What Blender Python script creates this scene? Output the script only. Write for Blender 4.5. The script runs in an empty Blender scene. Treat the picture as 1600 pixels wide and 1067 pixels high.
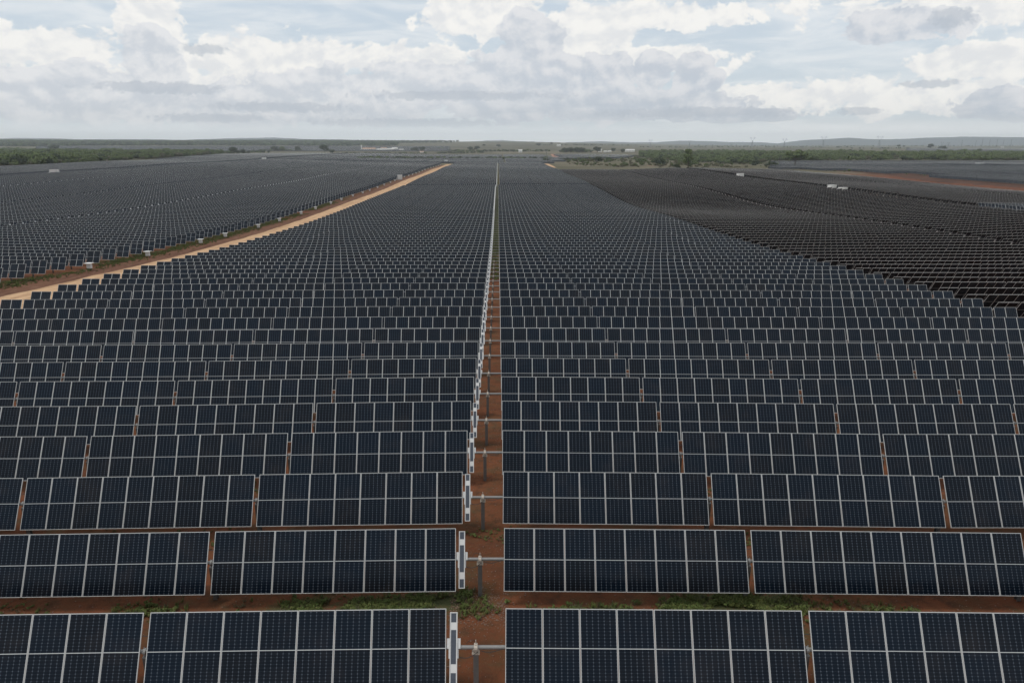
import bpy, math, random, bisect
from mathutils import Vector, Matrix, noise as mnoise
R = math.radians
random.seed(7)
SC = bpy.context.scene
COL = SC.collection

# ------------------------------------------------------------------ camera
CAMZ, PITCH, FPX = 16.5, 16.24, 1067.0
cam = bpy.data.cameras.new('camera')
cam.sensor_width = 36.0
cam.lens = 36.0 * FPX / 1600.0
cam.shift_x = 22.0 / 1600.0
cam.clip_start = 0.1
cam.clip_end = 40000.0
camo = bpy.data.objects.new('camera', cam)
camo.location = (0, 0, CAMZ)
camo.rotation_euler = (R(90 - PITCH), 0, 0)
COL.objects.link(camo)
SC.camera = camo

# ------------------------------------------------------------------ view
SC.view_settings.view_transform = 'Standard'
SC.view_settings.look = 'None'
SC.view_settings.gamma = 1.0
SC.view_settings.use_curve_mapping = False
SC.view_settings.exposure = 0.0
SC.cycles.volume_bounces = 2
SC.cycles.max_bounces = 6
SC.cycles.use_denoising = True

# ------------------------------------------------------------------ sun
SUN_EL, SUN_AZ = 62.0, 262.0      # compass style, 0 = +Y, clockwise
sl = bpy.data.lights.new('sun', 'SUN')
sl.energy = 1.45
sl.angle = R(14)
sl.color = (1.0, 0.95, 0.88)
so = bpy.data.objects.new('sun', sl)
sd = Vector((math.sin(R(SUN_AZ)) * math.cos(R(SUN_EL)), math.cos(R(SUN_AZ)) * math.cos(R(SUN_EL)), math.sin(R(SUN_EL))))
so.rotation_euler = sd.to_track_quat('Z', 'Y').to_euler()
COL.objects.link(so)

# ------------------------------------------------------------------ node helper
class NT:
    def __init__(s, tree):
        s.t = tree
    def n(s, typ, **kw):
        nd = s.t.nodes.new(typ)
        for k, v in kw.items():
            setattr(nd, k, v)
        return nd
    def link(s, a, b):
        s.t.links.new(a, b)
    def put(s, sock, v):
        if isinstance(v, bpy.types.NodeSocket):
            s.t.links.new(v, sock)
        else:
            sock.default_value = v
    def m(s, op, a, b=0.0, c=0.0, clamp=False):
        nd = s.t.nodes.new('ShaderNodeMath')
        nd.operation = op
        nd.use_clamp = clamp
        s.put(nd.inputs[0], a); s.put(nd.inputs[1], b); s.put(nd.inputs[2], c)
        return nd.outputs[0]
    def ss(s, v, lo, hi, a=0.0, b=1.0):
        nd = s.t.nodes.new('ShaderNodeMapRange')
        nd.interpolation_type = 'SMOOTHSTEP'
        s.put(nd.inputs[0], v); s.put(nd.inputs[1], lo); s.put(nd.inputs[2], hi)
        s.put(nd.inputs[3], a); s.put(nd.inputs[4], b)
        return nd.outputs[0]
    def mix(s, f, a, b):
        nd = s.t.nodes.new('ShaderNodeMix')
        nd.data_type = 'RGBA'
        s.put(nd.inputs[0], f)
        s.put(nd.inputs[6], a if isinstance(a, bpy.types.NodeSocket) else (a[0], a[1], a[2], 1))
        s.put(nd.inputs[7], b if isinstance(b, bpy.types.NodeSocket) else (b[0], b[1], b[2], 1))
        return nd.outputs[2]
    def noise(s, vec, scale, detail=4, rough=0.55, dist=0.0, dim='3D'):
        nd = s.t.nodes.new('ShaderNodeTexNoise')
        nd.noise_dimensions = dim
        s.put(nd.inputs['Vector'], vec)
        nd.inputs['Scale'].default_value = scale
        nd.inputs['Detail'].default_value = detail
        nd.inputs['Roughness'].default_value = rough
        nd.inputs['Distortion'].default_value = dist
        return nd.outputs['Fac']
    def comb(s, x, y, z=0.0):
        nd = s.t.nodes.new('ShaderNodeCombineXYZ')
        s.put(nd.inputs[0], x); s.put(nd.inputs[1], y); s.put(nd.inputs[2], z)
        return nd.outputs[0]

# ------------------------------------------------------------------ world sky with clouds
W = bpy.data.worlds.new('World')
SC.world = W
W.use_nodes = True
t = NT(W.node_tree)
W.node_tree.nodes.clear()
sky = t.n('ShaderNodeTexSky', sky_type='NISHITA')
sky.sun_disc = False
sky.sun_elevation = R(SUN_EL)
sky.sun_rotation = R(SUN_AZ)
sky.altitude = 300
sky.dust_density = 2.0
geo = t.n('ShaderNodeTexCoord')
sep = t.n('ShaderNodeSeparateXYZ')
t.link(geo.outputs['Generated'], sep.inputs[0])
dx, dy, dz = sep.outputs
az = t.m('MULTIPLY', t.m('ARCTAN2', dx, dy), 57.29578)          # degrees, 0 = +Y
el = t.m('MULTIPLY', t.m('ARCSINE', dz), 57.29578)
ael = t.m('MAXIMUM', el, 0.0)
def px2ae(px, py):
    X = px - 778.0
    tt = (py - 533.5) / FPX
    c, s_ = math.cos(R(PITCH)), math.sin(R(PITCH))
    Y = c - tt * s_
    Z = -(s_ + tt * c)
    return math.degrees(math.atan2(X / FPX, Y)), math.degrees(math.atan2(Z, math.hypot(X / FPX, Y)))
pv = t.comb(az, t.m('MULTIPLY', ael, 1.5), 0.0)
wv = t.m('SUBTRACT', t.noise(pv, 0.10, 2, .5), .5)
# domain with a little warp
az_w = t.m('ADD', az, t.m('MULTIPLY', wv, 4.0))
pw = t.comb(az_w, t.m('MULTIPLY', ael, 1.35), 2.0)
pw_up = t.comb(t.m('ADD', az_w, .35), t.m('ADD', t.m('MULTIPLY', ael, 1.35), .75), 2.0)
n_c = t.noise(pw, 0.42, 9, .60)
n_up = t.noise(pw_up, 0.42, 5, .55)
n_big = t.noise(pw, 0.13, 4, .5)
n_fine = t.noise(pw, 1.7, 6, .6)
stv = t.comb(t.m('MULTIPLY', az, .5), t.m('MULTIPLY', ael, 2.4), 9.0)
n_st = t.noise(stv, 0.30, 6, .58, .4)
n_st2 = t.noise(t.comb(t.m('MULTIPLY', az, .35), t.m('MULTIPLY', ael, 2.6), 31.0), 0.42, 5, .55, .3)
def blobs(lst):
    out = None
    for (cx, cy, rx, ry, w) in lst:
        a, e = px2ae(cx, cy)
        a2, _ = px2ae(cx + rx, cy)
        _, e2 = px2ae(cx, cy - ry)
        ax = t.m('DIVIDE', t.m('SUBTRACT', az, a), abs(a2 - a))
        ey = t.m('DIVIDE', t.m('SUBTRACT', el, e), abs(e2 - e))
        d = t.m('SQRT', t.m('ADD', t.m('MULTIPLY', ax, ax), t.m('MULTIPLY', ey, ey)))
        v = t.m('MULTIPLY', t.m('SUBTRACT', 1.0, t.m('MULTIPLY', d, .5)), w)
        out = v if out is None else t.m('MAXIMUM', out, v)
    return out            # 1 in the centre, .5 on the rim
# away from the view the same kinds of cloud go on with pure noise
gen = t.ss(t.m('ABSOLUTE', az), 44, 60)
gen = t.m('MAXIMUM', gen, t.ss(ael, 14, 22))
def layer(bl, amp, lo, hi, n=None, genoff=.0):
    n = n or n_c
    b = blobs(bl)
    v = t.m('ADD', b, t.m('MULTIPLY', t.m('SUBTRACT', n, .5), amp))
    g = t.m('ADD', t.m('MULTIPLY', n_big, 1.1), t.m('MULTIPLY', t.m('SUBTRACT', n, .5), amp * .6))
    g = t.m('ADD', g, genoff)
    v = t.m('ADD', t.m('MULTIPLY', v, t.m('SUBTRACT', 1.0, gen)), t.m('MULTIPLY', g, gen))
    return t.ss(v, lo, hi), v
S = 10.0                                   # colours below are radiance / S, strength is 1 / S
def c(*v): return tuple(x * S for x in v)
blue = t.mix(t.ss(ael, 0, 13), c(.66, .735, .79), c(.61, .70, .79))
skyc = t.n('ShaderNodeMix', data_type='RGBA'); skyc.inputs[0].default_value = 0.88
t.link(sky.outputs[0], skyc.inputs[6]); t.link(blue, skyc.inputs[7])
col = skyc.outputs[2]
# high thin veil
veil = t.m('MULTIPLY', t.ss(n_st, .36, .70), .72)
col = t.mix(veil, col, c(.85, .875, .89))
# bright back clouds
mA, vA = layer([(60, 75, 170, 45, 1), (240, 40, 60, 70, 1), (420, 95, 230, 45, 1), (760, 20, 130, 50, 1), (900, 60, 110, 70, 1),
                (1000, 98, 160, 30, 1.02), (1185, 160, 90, 32, 1.12), (1510, 100, 110, 30, 1.05), (1000, 25, 320, 28, .95), (1450, 20, 260, 40, .92),
                (1590, 95, 60, 30, 1), (1400, 150, 320, 45, .9), (650, 95, 110, 30, 1.0), (200, 140, 420, 60, .95)], 1.15, .52, .62)
shA = t.ss(t.m('SUBTRACT', n_up, n_c), -.12, .14)
cA = t.mix(shA, c(.96, .945, .91), c(.80, .81, .82))
col = t.mix(t.m('MULTIPLY', mA, .93), col, cA)
# grey cumulus bank with towers
mB, vB = layer([(120, 150, 260, 55, 1.05), (235, 95, 60, 60, 1.0), (420, 165, 300, 40, 1.05), (650, 130, 80, 45, 1.05), (830, 75, 55, 70, 1.1),
                (820, 140, 180, 60, 1.1), (955, 120, 50, 45, 1.05), (1020, 112, 40, 40, 1.05), (1085, 125, 42, 45, 1.08), (980, 165, 190, 30, 1.1),
                (1150, 182, 110, 12, 1.05), (1400, 40, 130, 40, .98), (1560, 165, 90, 38, .95), (560, 150, 240, 50, 1.0), (1480, 35, 60, 25, 1.0)], .85, .555, .60)
shB = t.ss(t.m('ADD', t.m('SUBTRACT', n_up, n_c), t.m('MULTIPLY', t.m('SUBTRACT', vB, .75), .12)), -.13, .15)
topB = t.mix(n_big, c(.82, .825, .84), c(.69, .71, .75))
cB = t.mix(shB, topB, c(.55, .60, .67))
base = t.m('MULTIPLY', t.ss(ael, 4.2, 1.9), .65)
cB = t.mix(t.m('MULTIPLY', base, t.ss(n_st2, .35, .62)), cB, c(.47, .53, .60))
lefty = t.m('MULTIPLY', t.ss(az, 12, -12), .6)
cB = t.mix(lefty, cB, t.mix(shB, c(.83, .84, .855), c(.655, .69, .735)))
col = t.mix(t.m('MULTIPLY', mB, .92), col, cB)
# dark flat streaks
mC, vC = layer([(320, 78, 45, 10, 1), (1455, 131, 60, 8, 1), (1340, 174, 45, 8, 1), (1490, 28, 50, 22, .95), (250, 138, 120, 12, 1.0), (440, 168, 120, 10, .98),
                (330, 185, 110, 10, .96), (1100, 176, 200, 10, 1.0), (720, 150, 200, 10, .95), (640, 192, 200, 9, .95)], .9, .5, .72, n_fine, -.15)
col = t.mix(t.m('MULTIPLY', mC, .6), col, c(.47, .52, .585))
# pale air low over the horizon
low = t.m('MULTIPLY', t.ss(ael, 2.0, 0.1), .85)
lowc = t.mix(t.ss(az, 5, 30), c(.80, .85, .88), c(.93, .92, .90))
col = t.mix(low, col, lowc)
col = t.mix(t.m('MULTIPLY', t.ss(ael, 1.6, 0.0), .8), col, c(1.06, 1.11, 1.14))
bg = t.n('ShaderNodeBackground')
t.link(col, bg.inputs[0])
bg.inputs[1].default_value = 1.0 / S
wo = t.n('ShaderNodeOutputWorld')
t.link(bg.outputs[0], wo.inputs[0])

# ------------------------------------------------------------------ terrain height
def sstep(a, b, v):
    u = min(1.0, max(0.0, (v - a) / (b - a)))
    return u * u * (3 - 2 * u)
PROF = [(-200, 1.2), (-40, .6), (17.5, 0.0), (22.5, -.25), (27.5, -.42), (32.5, -.6), (37.5, -.9), (42.5, -1.13), (47.5, -1.44), (62.5, -2.12), (82.5, -2.92),
        (102.5, -3.98), (122.5, -5.02), (137.5, -5.7), (170, -6.7), (200, -7.45), (250, -8.35), (300, -8.8), (400, -9.1), (500, -9.2), (700, -9.5),
        (900, -10.4), (1500, -10.5), (20000, -10.5)]
PX = [p[0] for p in PROF]
def prof(y):
    i = max(1, min(len(PROF) - 2, bisect.bisect_right(PX, y)))
    if i >= len(PROF) - 1: return PROF[-1][1]
    x0, y0 = PROF[i - 1]; x1, y1 = PROF[i]
    if y <= x0: return y0
    def sl_(k):
        if k <= 0 or k >= len(PROF) - 1: return 0.0
        return (PROF[k + 1][1] - PROF[k - 1][1]) / (PROF[k + 1][0] - PROF[k - 1][0])
    h = x1 - x0
    if h > 500: return y0 + (y1 - y0) * sstep(x0, x1, y)
    u = (y - x0) / h
    m0, m1 = sl_(i - 1) * h, sl_(i) * h
    return (2*u**3 - 3*u*u + 1)*y0 + (u**3 - 2*u*u + u)*m0 + (-2*u**3 + 3*u*u)*y1 + (u**3 - u*u)*m1
SIDE = [(-500, 5.0), (-295, 4.4), (-125, .6), (-54, -.3), (0, 0), (53, 0), (107, 0), (165, 2.1), (230, 1.0), (290, -1.2), (345, -.6), (520, 2.2)]
def side(x):
    if x <= SIDE[0][0]: return SIDE[0][1]
    for (a, b_), (c_, d) in zip(SIDE, SIDE[1:]):
        if x <= c_: return b_ + (d - b_) * sstep(a, c_, x) * .5 + (d - b_) * (x - a) / (c_ - a) * .5
    return SIDE[-1][1]
def ground(x, y):
    z = prof(y)
    f = 1 - sstep(1000, 2200, y)
    z += side(x) * f
    z -= 1.9 * math.exp(-((y - 275) / 52.0) ** 2 - ((x - 80) / 36.0) ** 2)
    if y < 70: z -= .22 * sstep(0, 22, abs(x)) * (1 - sstep(30, 70, y))
    if 30 < y < 1100: z += .22 * math.sin(y * .031 + x * .02) * sstep(30, 90, y)
    d = math.hypot(x, y)
    if d > 2000 and y > 0:
        a = x / y
        w = 1 - sstep(-.02, .35, a)
        z += 32 * sstep(2000, 5200, d) * w
        z += 1.5 * math.sin(x * .004 + 1) * sstep(2000, 3500, d)
    if x > 275 and 300 < y < 700:      # shallow gully beside the east field
        z -= 0.9 * math.exp(-((x - 290) / 9.0) ** 2)
    return z

_c, _s = math.cos(R(PITCH)), math.sin(R(PITCH))
def at(px, py, far=9000.0):
    """the ground point seen at a pixel of the photograph"""
    tt = (py - 533.5) / FPX
    d = Vector(((px - 778.0) / FPX, _c - tt * _s, -(_s + tt * _c)))
    prev, s = 5.0, 5.0
    while s < far:
        if CAMZ + d.z * s <= ground(d.x * s, d.y * s):
            lo, hi = prev, s
            for _ in range(24):
                m = .5 * (lo + hi)
                if CAMZ + d.z * m <= ground(d.x * m, d.y * m): hi = m
                else: lo = m
            s = hi
            break
        prev = s
        s += max(2.0, s * .01)
    return Vector((d.x * s, d.y * s, ground(d.x * s, d.y * s)))
def zdepth(x, y, z): return y * _c + (CAMZ - z) * _s
def project(x, y, z):
    Z = zdepth(x, y, z)
    if Z < 1: return None
    return 778 + FPX * x / Z, 533.5 + FPX * ((CAMZ - z) * _c - y * _s) / Z

def yof(px, X):
    """how far along a line X metres beside the aisle a picture column lies"""
    Z = X * FPX / (px - 778.0); y = Z
    for _ in range(6): y = (Z - (CAMZ - ground(X, y)) * _s) / _c
    return y
# ------------------------------------------------------------------ materials
def mat(name):
    m = bpy.data.materials.new(name)
    m.use_nodes = True
    return m, NT(m.node_tree), m.node_tree.nodes['Principled BSDF']
def simple(name, col, rough=.6, metal=0.0, var=.15, scale=3.0, bump=0.0, spec=.5):
    m, t, b = mat(name)
    tc = t.n('ShaderNodeTexCoord')
    nn = t.noise(tc.outputs['Object'], scale, 5, .6)
    lo = tuple(x * (1 - var) for x in col); hi = tuple(min(1, x * (1 + var)) for x in col)
    t.link(t.mix(nn, lo, hi), b.inputs['Base Color'])
    b.inputs['Roughness'].default_value = rough
    b.inputs['Metallic'].default_value = metal
    b.inputs['Specular IOR Level'].default_value = spec
    if bump:
        bp = t.n('ShaderNodeBump'); bp.inputs['Strength'].default_value = bump; bp.inputs['Distance'].default_value = .02
        t.link(nn, bp.inputs['Height']); t.link(bp.outputs[0], b.inputs['Normal'])
    return m

M = {}
M['alu'] = simple('anodised_aluminium', (.60, .595, .57), .45, .35, .12, 2.0)
M['galv'] = simple('galvanised_steel', (.23, .225, .215), .5, .3, .22, 9.0)
M['post'] = simple('weathered_post_steel', (.15, .14, .13), .7, .2, .3, 6.0)
M['white'] = simple('white_painted_metal', (.66, .655, .635), .5, 0, .07, 2.0)
M['lid'] = simple('white_sheet', (.72, .71, .685), .55, 0, .08, 3.0)
M['dark'] = simple('dark_rubber', (.03, .03, .03), .6, 0, .2)
M['concrete'] = simple('concrete', (.36, .34, .31), .85, 0, .2, 2.0, .3)
M['bolt'] = simple('cast_bearing', (.50, .44, .37), .6, .2, .25, 20.0)

def panel_mat(name, blue, brown, framec, spec, back=False):
    m, t, b = mat(name)
    uv = t.n('ShaderNodeUVMap'); uv.uv_map = 'UVMap'
    s = t.n('ShaderNodeSeparateXYZ'); t.link(uv.outputs[0], s.inputs[0])
    u, v = s.outputs[0], s.outputs[1]
    fu = t.m('FRACT', u)
    fv = t.m('FRACT', v)
    eu = t.m('MINIMUM', fu, t.m('SUBTRACT', 1.0, fu))
    ev = t.m('MINIMUM', fv, t.m('SUBTRACT', 1.0, fv))
    frame = t.m('MAXIMUM', t.m('LESS_THAN', eu, .0175), t.m('LESS_THAN', ev, .0125))
    mid = t.m('LESS_THAN', t.m('ABSOLUTE', t.m('SUBTRACT', fv, .5)), .0052)
    # cell grid: six columns, twelve half cells in each half
    iu = t.m('DIVIDE', t.m('SUBTRACT', fu, .03), .94)
    cu = t.m('FRACT', t.m('MULTIPLY', iu, 6.0))
    ecu = t.m('MINIMUM', cu, t.m('SUBTRACT', 1.0, cu))
    cv = t.m('FRACT', t.m('MULTIPLY', fv, 24.0))
    ecv = t.m('MINIMUM', cv, t.m('SUBTRACT', 1.0, cv))
    gapu = t.ss(ecu, .045, .012)
    gapv = t.ss(ecv, .07, .02)
    dia = t.ss(t.m('ADD', ecu, t.m('MULTIPLY', ecv, .55)), .17, .09)
    grid = t.m('MAXIMUM', t.m('MULTIPLY', dia, .55), t.m('MAXIMUM', t.m('MULTIPLY', gapu, .26), t.m('MULTIPLY', gapv, .12)))
    oi = t.n('ShaderNodeObjectInfo')
    key = t.comb(t.m('FLOOR', u), t.m('FLOOR', v), t.m('MULTIPLY', oi.outputs['Random'], 91.7))
    wn = t.n('ShaderNodeTexWhiteNoise', noise_dimensions='3D'); t.link(key, wn.inputs['Vector'])
    base = t.mix(wn.outputs['Value'], blue, brown)
    base = t.mix(t.m('MULTIPLY', grid, .0 if back else 1.0), base, (.15, .175, .21))
    geo = t.n('ShaderNodeNewGeometry')
    dust = t.noise(geo.outputs['Position'], .9, 5, .6)
    base = t.mix(t.m('MULTIPLY', t.ss(dust, .45, .8), .05), base, (.22, .16, .12))
    base = t.mix(mid, base, (.42, .45, .48) if not back else (.10, .10, .10))
    base = t.mix(frame, base, framec)
    t.link(base, b.inputs['Base Color'])
    notg = t.m('SUBTRACT', 1.0, t.m('MAXIMUM', frame, t.m('MULTIPLY', mid, .5)))
    rv = t.m('ADD', .13, t.m('MULTIPLY', wn.outputs['Value'], .07))
    t.link(t.m('ADD', t.m('MULTIPLY', notg, rv), t.m('MULTIPLY', frame, .5)), b.inputs['Roughness'])
    b.inputs['Specular IOR Level'].default_value = spec
    b.inputs['IOR'].default_value = 1.45
    if not back: b.inputs['Specular Tint'].default_value = (.66, .81, 1.0, 1)
    return m
M['panel'] = panel_mat('solar_glass', (.0024, .0058, .0115), (.0040, .0045, .0060), (.58, .575, .545), .235)
M['back'] = panel_mat('panel_backsheet', (.015, .031, .028), (.021, .036, .031), (.22, .265, .24), .2, True)

# ------------------------------------------------------------------ mesh helpers
class MB:
    def __init__(s): s.v = []; s.f = []; s.m = []; s.uv = []
    def quad(s, a, b, c_, d, mi=0, uv=None):
        i = len(s.v); s.v += [tuple(a), tuple(b), tuple(c_), tuple(d)]
        s.f.append((i, i+1, i+2, i+3)); s.m.append(mi)
        s.uv += uv or [(0, 0), (1, 0), (1, 1), (0, 1)]
    def tri(s, a, b, c_, mi=0):
        i = len(s.v); s.v += [tuple(a), tuple(b), tuple(c_)]
        s.f.append((i, i+1, i+2)); s.m.append(mi); s.uv += [(0, 0), (1, 0), (.5, 1)]
    def box(s, lo, hi, mi=0, mx=None, faces=None, uvtop=None):
        """axis box, optional matrix; faces: dict of material per side"""
        x0, y0, z0 = lo; x1, y1, z1 = hi
        P = [Vector(p) for p in ((x0,y0,z0),(x1,y0,z0),(x1,y1,z0),(x0,y1,z0),(x0,y0,z1),(x1,y0,z1),(x1,y1,z1),(x0,y1,z1))]
        if mx is not None: P = [mx @ p for p in P]
        fc = faces or {}
        q = (('top', 4,5,6,7), ('bot', 1,0,3,2), ('s', 0,1,5,4), ('e', 1,2,6,5), ('n', 2,3,7,6), ('w', 3,0,4,7))
        for nm, a, b, c_, d in q:
            mi_ = fc.get(nm, mi)
            if mi_ is None: continue
            uv = None
            if uvtop and nm == 'top': uv = [(uvtop[0], 0), (uvtop[1], 0), (uvtop[1], 1), (uvtop[0], 1)]
            if uvtop and nm == 'bot': uv = [(uvtop[1], 0), (uvtop[0], 0), (uvtop[0], 1), (uvtop[1], 1)]
            s.quad(P[a], P[b], P[c_], P[d], mi_, uv)
    def tube(s, p0, p1, r0, r1=None, n=8, mi=0, caps=True):
        r1 = r0 if r1 is None else r1
        p0 = Vector(p0); p1 = Vector(p1); d = (p1 - p0).normalized()
        a = d.orthogonal().normalized(); b = d.cross(a)
        i = len(s.v)
        for p, r in ((p0, r0), (p1, r1)):
            for k in range(n):
                an = 2 * math.pi * k / n
                s.v.append(tuple(p + (a * math.cos(an) + b * math.sin(an)) * r))
        for k in range(n):
            k2 = (k + 1) % n
            s.f.append((i + k, i + k2, i + n + k2, i + n + k)); s.m.append(mi); s.uv += [(0, 0)] * 4
        if caps:
            s.f.append(tuple(i + k for k in reversed(range(n)))); s.m.append(mi); s.uv += [(0, 0)] * n
            s.f.append(tuple(i + n + k for k in range(n))); s.m.append(mi); s.uv += [(0, 0)] * n
    def mesh(s, name, mats, smooth=False):
        me = bpy.data.meshes.new(name)
        me.from_pydata(s.v, [], s.f)
        for m_ in mats: me.materials.append(m_)
        me.polygons.foreach_set('material_index', s.m)
        ul = me.uv_layers.new(name='UVMap')
        flat = [x for p in s.uv for x in p]
        ul.data.foreach_set('uv', flat)
        if smooth: me.polygons.foreach_set('use_smooth', [True] * len(s.f))
        me.update()
        return me
def link(name, me, parent=None, mx=None, loc=None):
    o = bpy.data.objects.new(name, me); COL.objects.link(o)
    if parent: o.parent = parent
    if mx is not None: o.matrix_basis = mx
    if loc is not None: o.location = loc
    return o
def tag(o, label=None, cat=None, group=None, kind=None):
    if label: o['label'] = label
    if cat: o['category'] = cat
    if group: o['group'] = group
    if kind: o['kind'] = kind
    return o
ONES = ['', 'first', 'second', 'third', 'fourth', 'fifth', 'sixth', 'seventh', 'eighth', 'ninth', 'tenth', 'eleventh', 'twelfth', 'thirteenth', 'fourteenth',
        'fifteenth', 'sixteenth', 'seventeenth', 'eighteenth', 'nineteenth']
TENS = ['', '', 'twenty', 'thirty', 'forty', 'fifty', 'sixty', 'seventy', 'eighty', 'ninety']
TENTH = ['', '', 'twentieth', 'thirtieth', 'fortieth', 'fiftieth', 'sixtieth', 'seventieth', 'eightieth', 'ninetieth']
def ordinal(n):
    if n >= 100: return 'hundredth' if n == 100 else 'hundred-' + ordinal(n - 100)
    if n < 20: return ONES[n]
    return TENTH[n // 10] if n % 10 == 0 else TENS[n // 10] + '-' + ONES[n % 10]

# ------------------------------------------------------------------ ground sheet
def axis(parts):
    out = []
    for a, b, st in parts:
        n = max(1, round((b - a) / st))
        out += [a + (b - a) * k / n for k in range(n)]
    return out + [parts[-1][1]]
xs = axis([(-9500, -6000, 700), (-6000, -2400, 180), (-2400, -700, 60), (-700, -190, 14), (-190, -30, 4), (-30, 30, 2), (30, 190, 4), (190, 700, 12), (700, 2400, 60), (2400, 6000, 180), (6000, 9500, 700)])
ys = axis([(-1500, -60, 240), (-60, 10, 10), (10, 70, 1.5), (70, 300, 3), (300, 960, 8), (960, 2400, 30), (2400, 6500, 120), (6500, 9600, 620)])
gm, t, b = mat('red_laterite_soil')
geo = t.n('ShaderNodeNewGeometry')
P = geo.outputs['Position']
sp = t.n('ShaderNodeSeparateXYZ'); t.link(P, sp.inputs[0])
n1 = t.noise(P, .22, 5, .6); n2 = t.noise(P, 1.6, 7, .65); n3 = t.noise(P, .012, 5, .6); n4 = t.noise(P, 9.0, 5, .7)
n5 = t.noise(P, .55, 6, .62, .6)
soil = t.mix(t.ss(n1, .3, .7), (.120, .041, .020), (.185, .066, .031))
soil = t.mix(t.ss(n2, .42, .75), soil, (.075, .034, .020))
soil = t.mix(t.m('MULTIPLY', t.ss(n4, .56, .72), .5), soil, (.17, .095, .062))
litter = t.m('MULTIPLY', t.ss(n5, .52, .68), t.ss(n4, .3, .6))
soil = t.mix(t.m('MULTIPLY', litter, .65), soil, (.085, .068, .038))
at_ = t.n('ShaderNodeAttribute'); at_.attribute_name = 'veg'
green = t.mix(n2, (.035, .048, .018), (.085, .085, .038))
vg = t.m('MULTIPLY', at_.outputs['Fac'], t.ss(t.m('ADD', t.m('MULTIPLY', n5, .6), t.m('MULTIPLY', n4, .4)), .40, .54), clamp=True)
vg = t.m('MAXIMUM', vg, t.ss(at_.outputs['Fac'], 1.2, 1.8))
soil = t.mix(vg, soil, green)
far = t.ss(sp.outputs[1], 560, 680)
farc = t.mix(t.ss(n3, .38, .62), (.085, .088, .048), (.15, .135, .09))
farc = t.mix(t.m('MULTIPLY', t.ss(t.noise(P, .0023, 4, .6), .42, .6), .8), farc, (.055, .062, .036))
soil = t.mix(t.m('MULTIPLY', far, .9), soil, farc)
t.link(soil, b.inputs['Base Color'])
b.inputs['Roughness'].default_value = .95
b.inputs['Specular IOR Level'].default_value = .12
bp = t.n('ShaderNodeBump'); bp.inputs['Strength'].default_value = .8; bp.inputs['Distance'].default_value = .12
t.link(t.m('ADD', n2, t.m('MULTIPLY', n4, .45)), bp.inputs['Height']); t.link(bp.outputs[0], b.inputs['Normal'])
vv = [(x, y, ground(x, y)) for y in ys for x in xs]
nx = len(xs)
ff = [(j*nx+i, j*nx+i+1, (j+1)*nx+i+1, (j+1)*nx+i) for j in range(len(ys)-1) for i in range(nx-1)]
gme = bpy.data.meshes.new('ground'); gme.from_pydata(vv, [], ff); gme.materials.append(gm)
ga = gme.attributes.new('veg', 'FLOAT', 'POINT')
def veg(x, y):
    v = 0.0
    if y < 640 and -3 < x < 2:
        v = sstep(112, 150, y) * 1.6
    if -78 < x < -69: v = max(v, .75 * (mnoise.noise(Vector((x * .1, y * .06, 3))) + .7))
    if abs(x) < 60 and y < 100: v = max(v, .15)
    for (cx, cy, rx, ry, w) in GRASS: v = max(v, w * 1.2 * (1 - sstep(.5, 1.3, math.hypot((x - cx) / rx, (y - cy) / ry))))
    return v
GRASS = [(-3.3, 21.8, 2.6, .75, 1.2), (-7.2, 21.8, 2.4, .55, .7), (-1.75, 21.4, .4, .6, .8), (9.2, 21.9, 2.5, .8, 1.5), (7.1, 21.8, .8, .6, 1.0), (14.8, 21.7, 1.4, .45, .5),
         (-1.8, 18.6, .3, .7, .4), (12.1, 19.8, .5, 1.3, 1.2), (4, 21.6, 2.2, .4, .5), (-13, 21.7, 1.5, .4, .4), (-1.2, 22.6, .3, .3, .8), (-4, 26.9, 4, .4, .3), (8, 26.9, 4, .4, .3)]
ga.data.foreach_set('value', [veg(v[0], v[1]) for v in vv])
gme.polygons.foreach_set('use_smooth', [True] * len(ff))
gr = link('ground', gme); tag(gr, 'red soil plain running out to the horizon', kind='structure')

def strip(name, pts, w0, w1, m_, lift, label, lo=2.0, jit=.5):
    """a sheet laid on the ground along a polyline, w0 left and w1 right of it"""
    P_, out = [Vector(p[:2]) for p in pts], []
    for a, b_ in zip(P_, P_[1:]):
        n = max(1, int((b_ - a).length / lo))
        out += [a.lerp(b_, k / n) for k in range(n)]
    out.append(P_[-1])
    v, f = [], []
    K = 4
    for i, p in enumerate(out):
        d = (out[min(i+1, len(out)-1)] - out[max(i-1, 0)]).normalized(); nr = Vector((d.y, -d.x))
        jl = jit * mnoise.noise(Vector((p.x * .15, p.y * .15, 5))); jr = jit * mnoise.noise(Vector((p.x * .15, p.y * .15, 9)))
        for k in range(K + 1):
            q = p + nr * (-w0 - jl + (w0 + w1 + jl + jr) * k / K)
            v.append((q.x, q.y, ground(q.x, q.y) + lift))
    for i in range(len(out) - 1):
        for k in range(K):
            f.append((i*(K+1)+k, i*(K+1)+k+1, (i+1)*(K+1)+k+1, (i+1)*(K+1)+k))
    me = bpy.data.meshes.new(name); me.from_pydata(v, [], f); me.materials.append(m_)
    o = link(name, me); tag(o, label, kind='structure')
    return o
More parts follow.
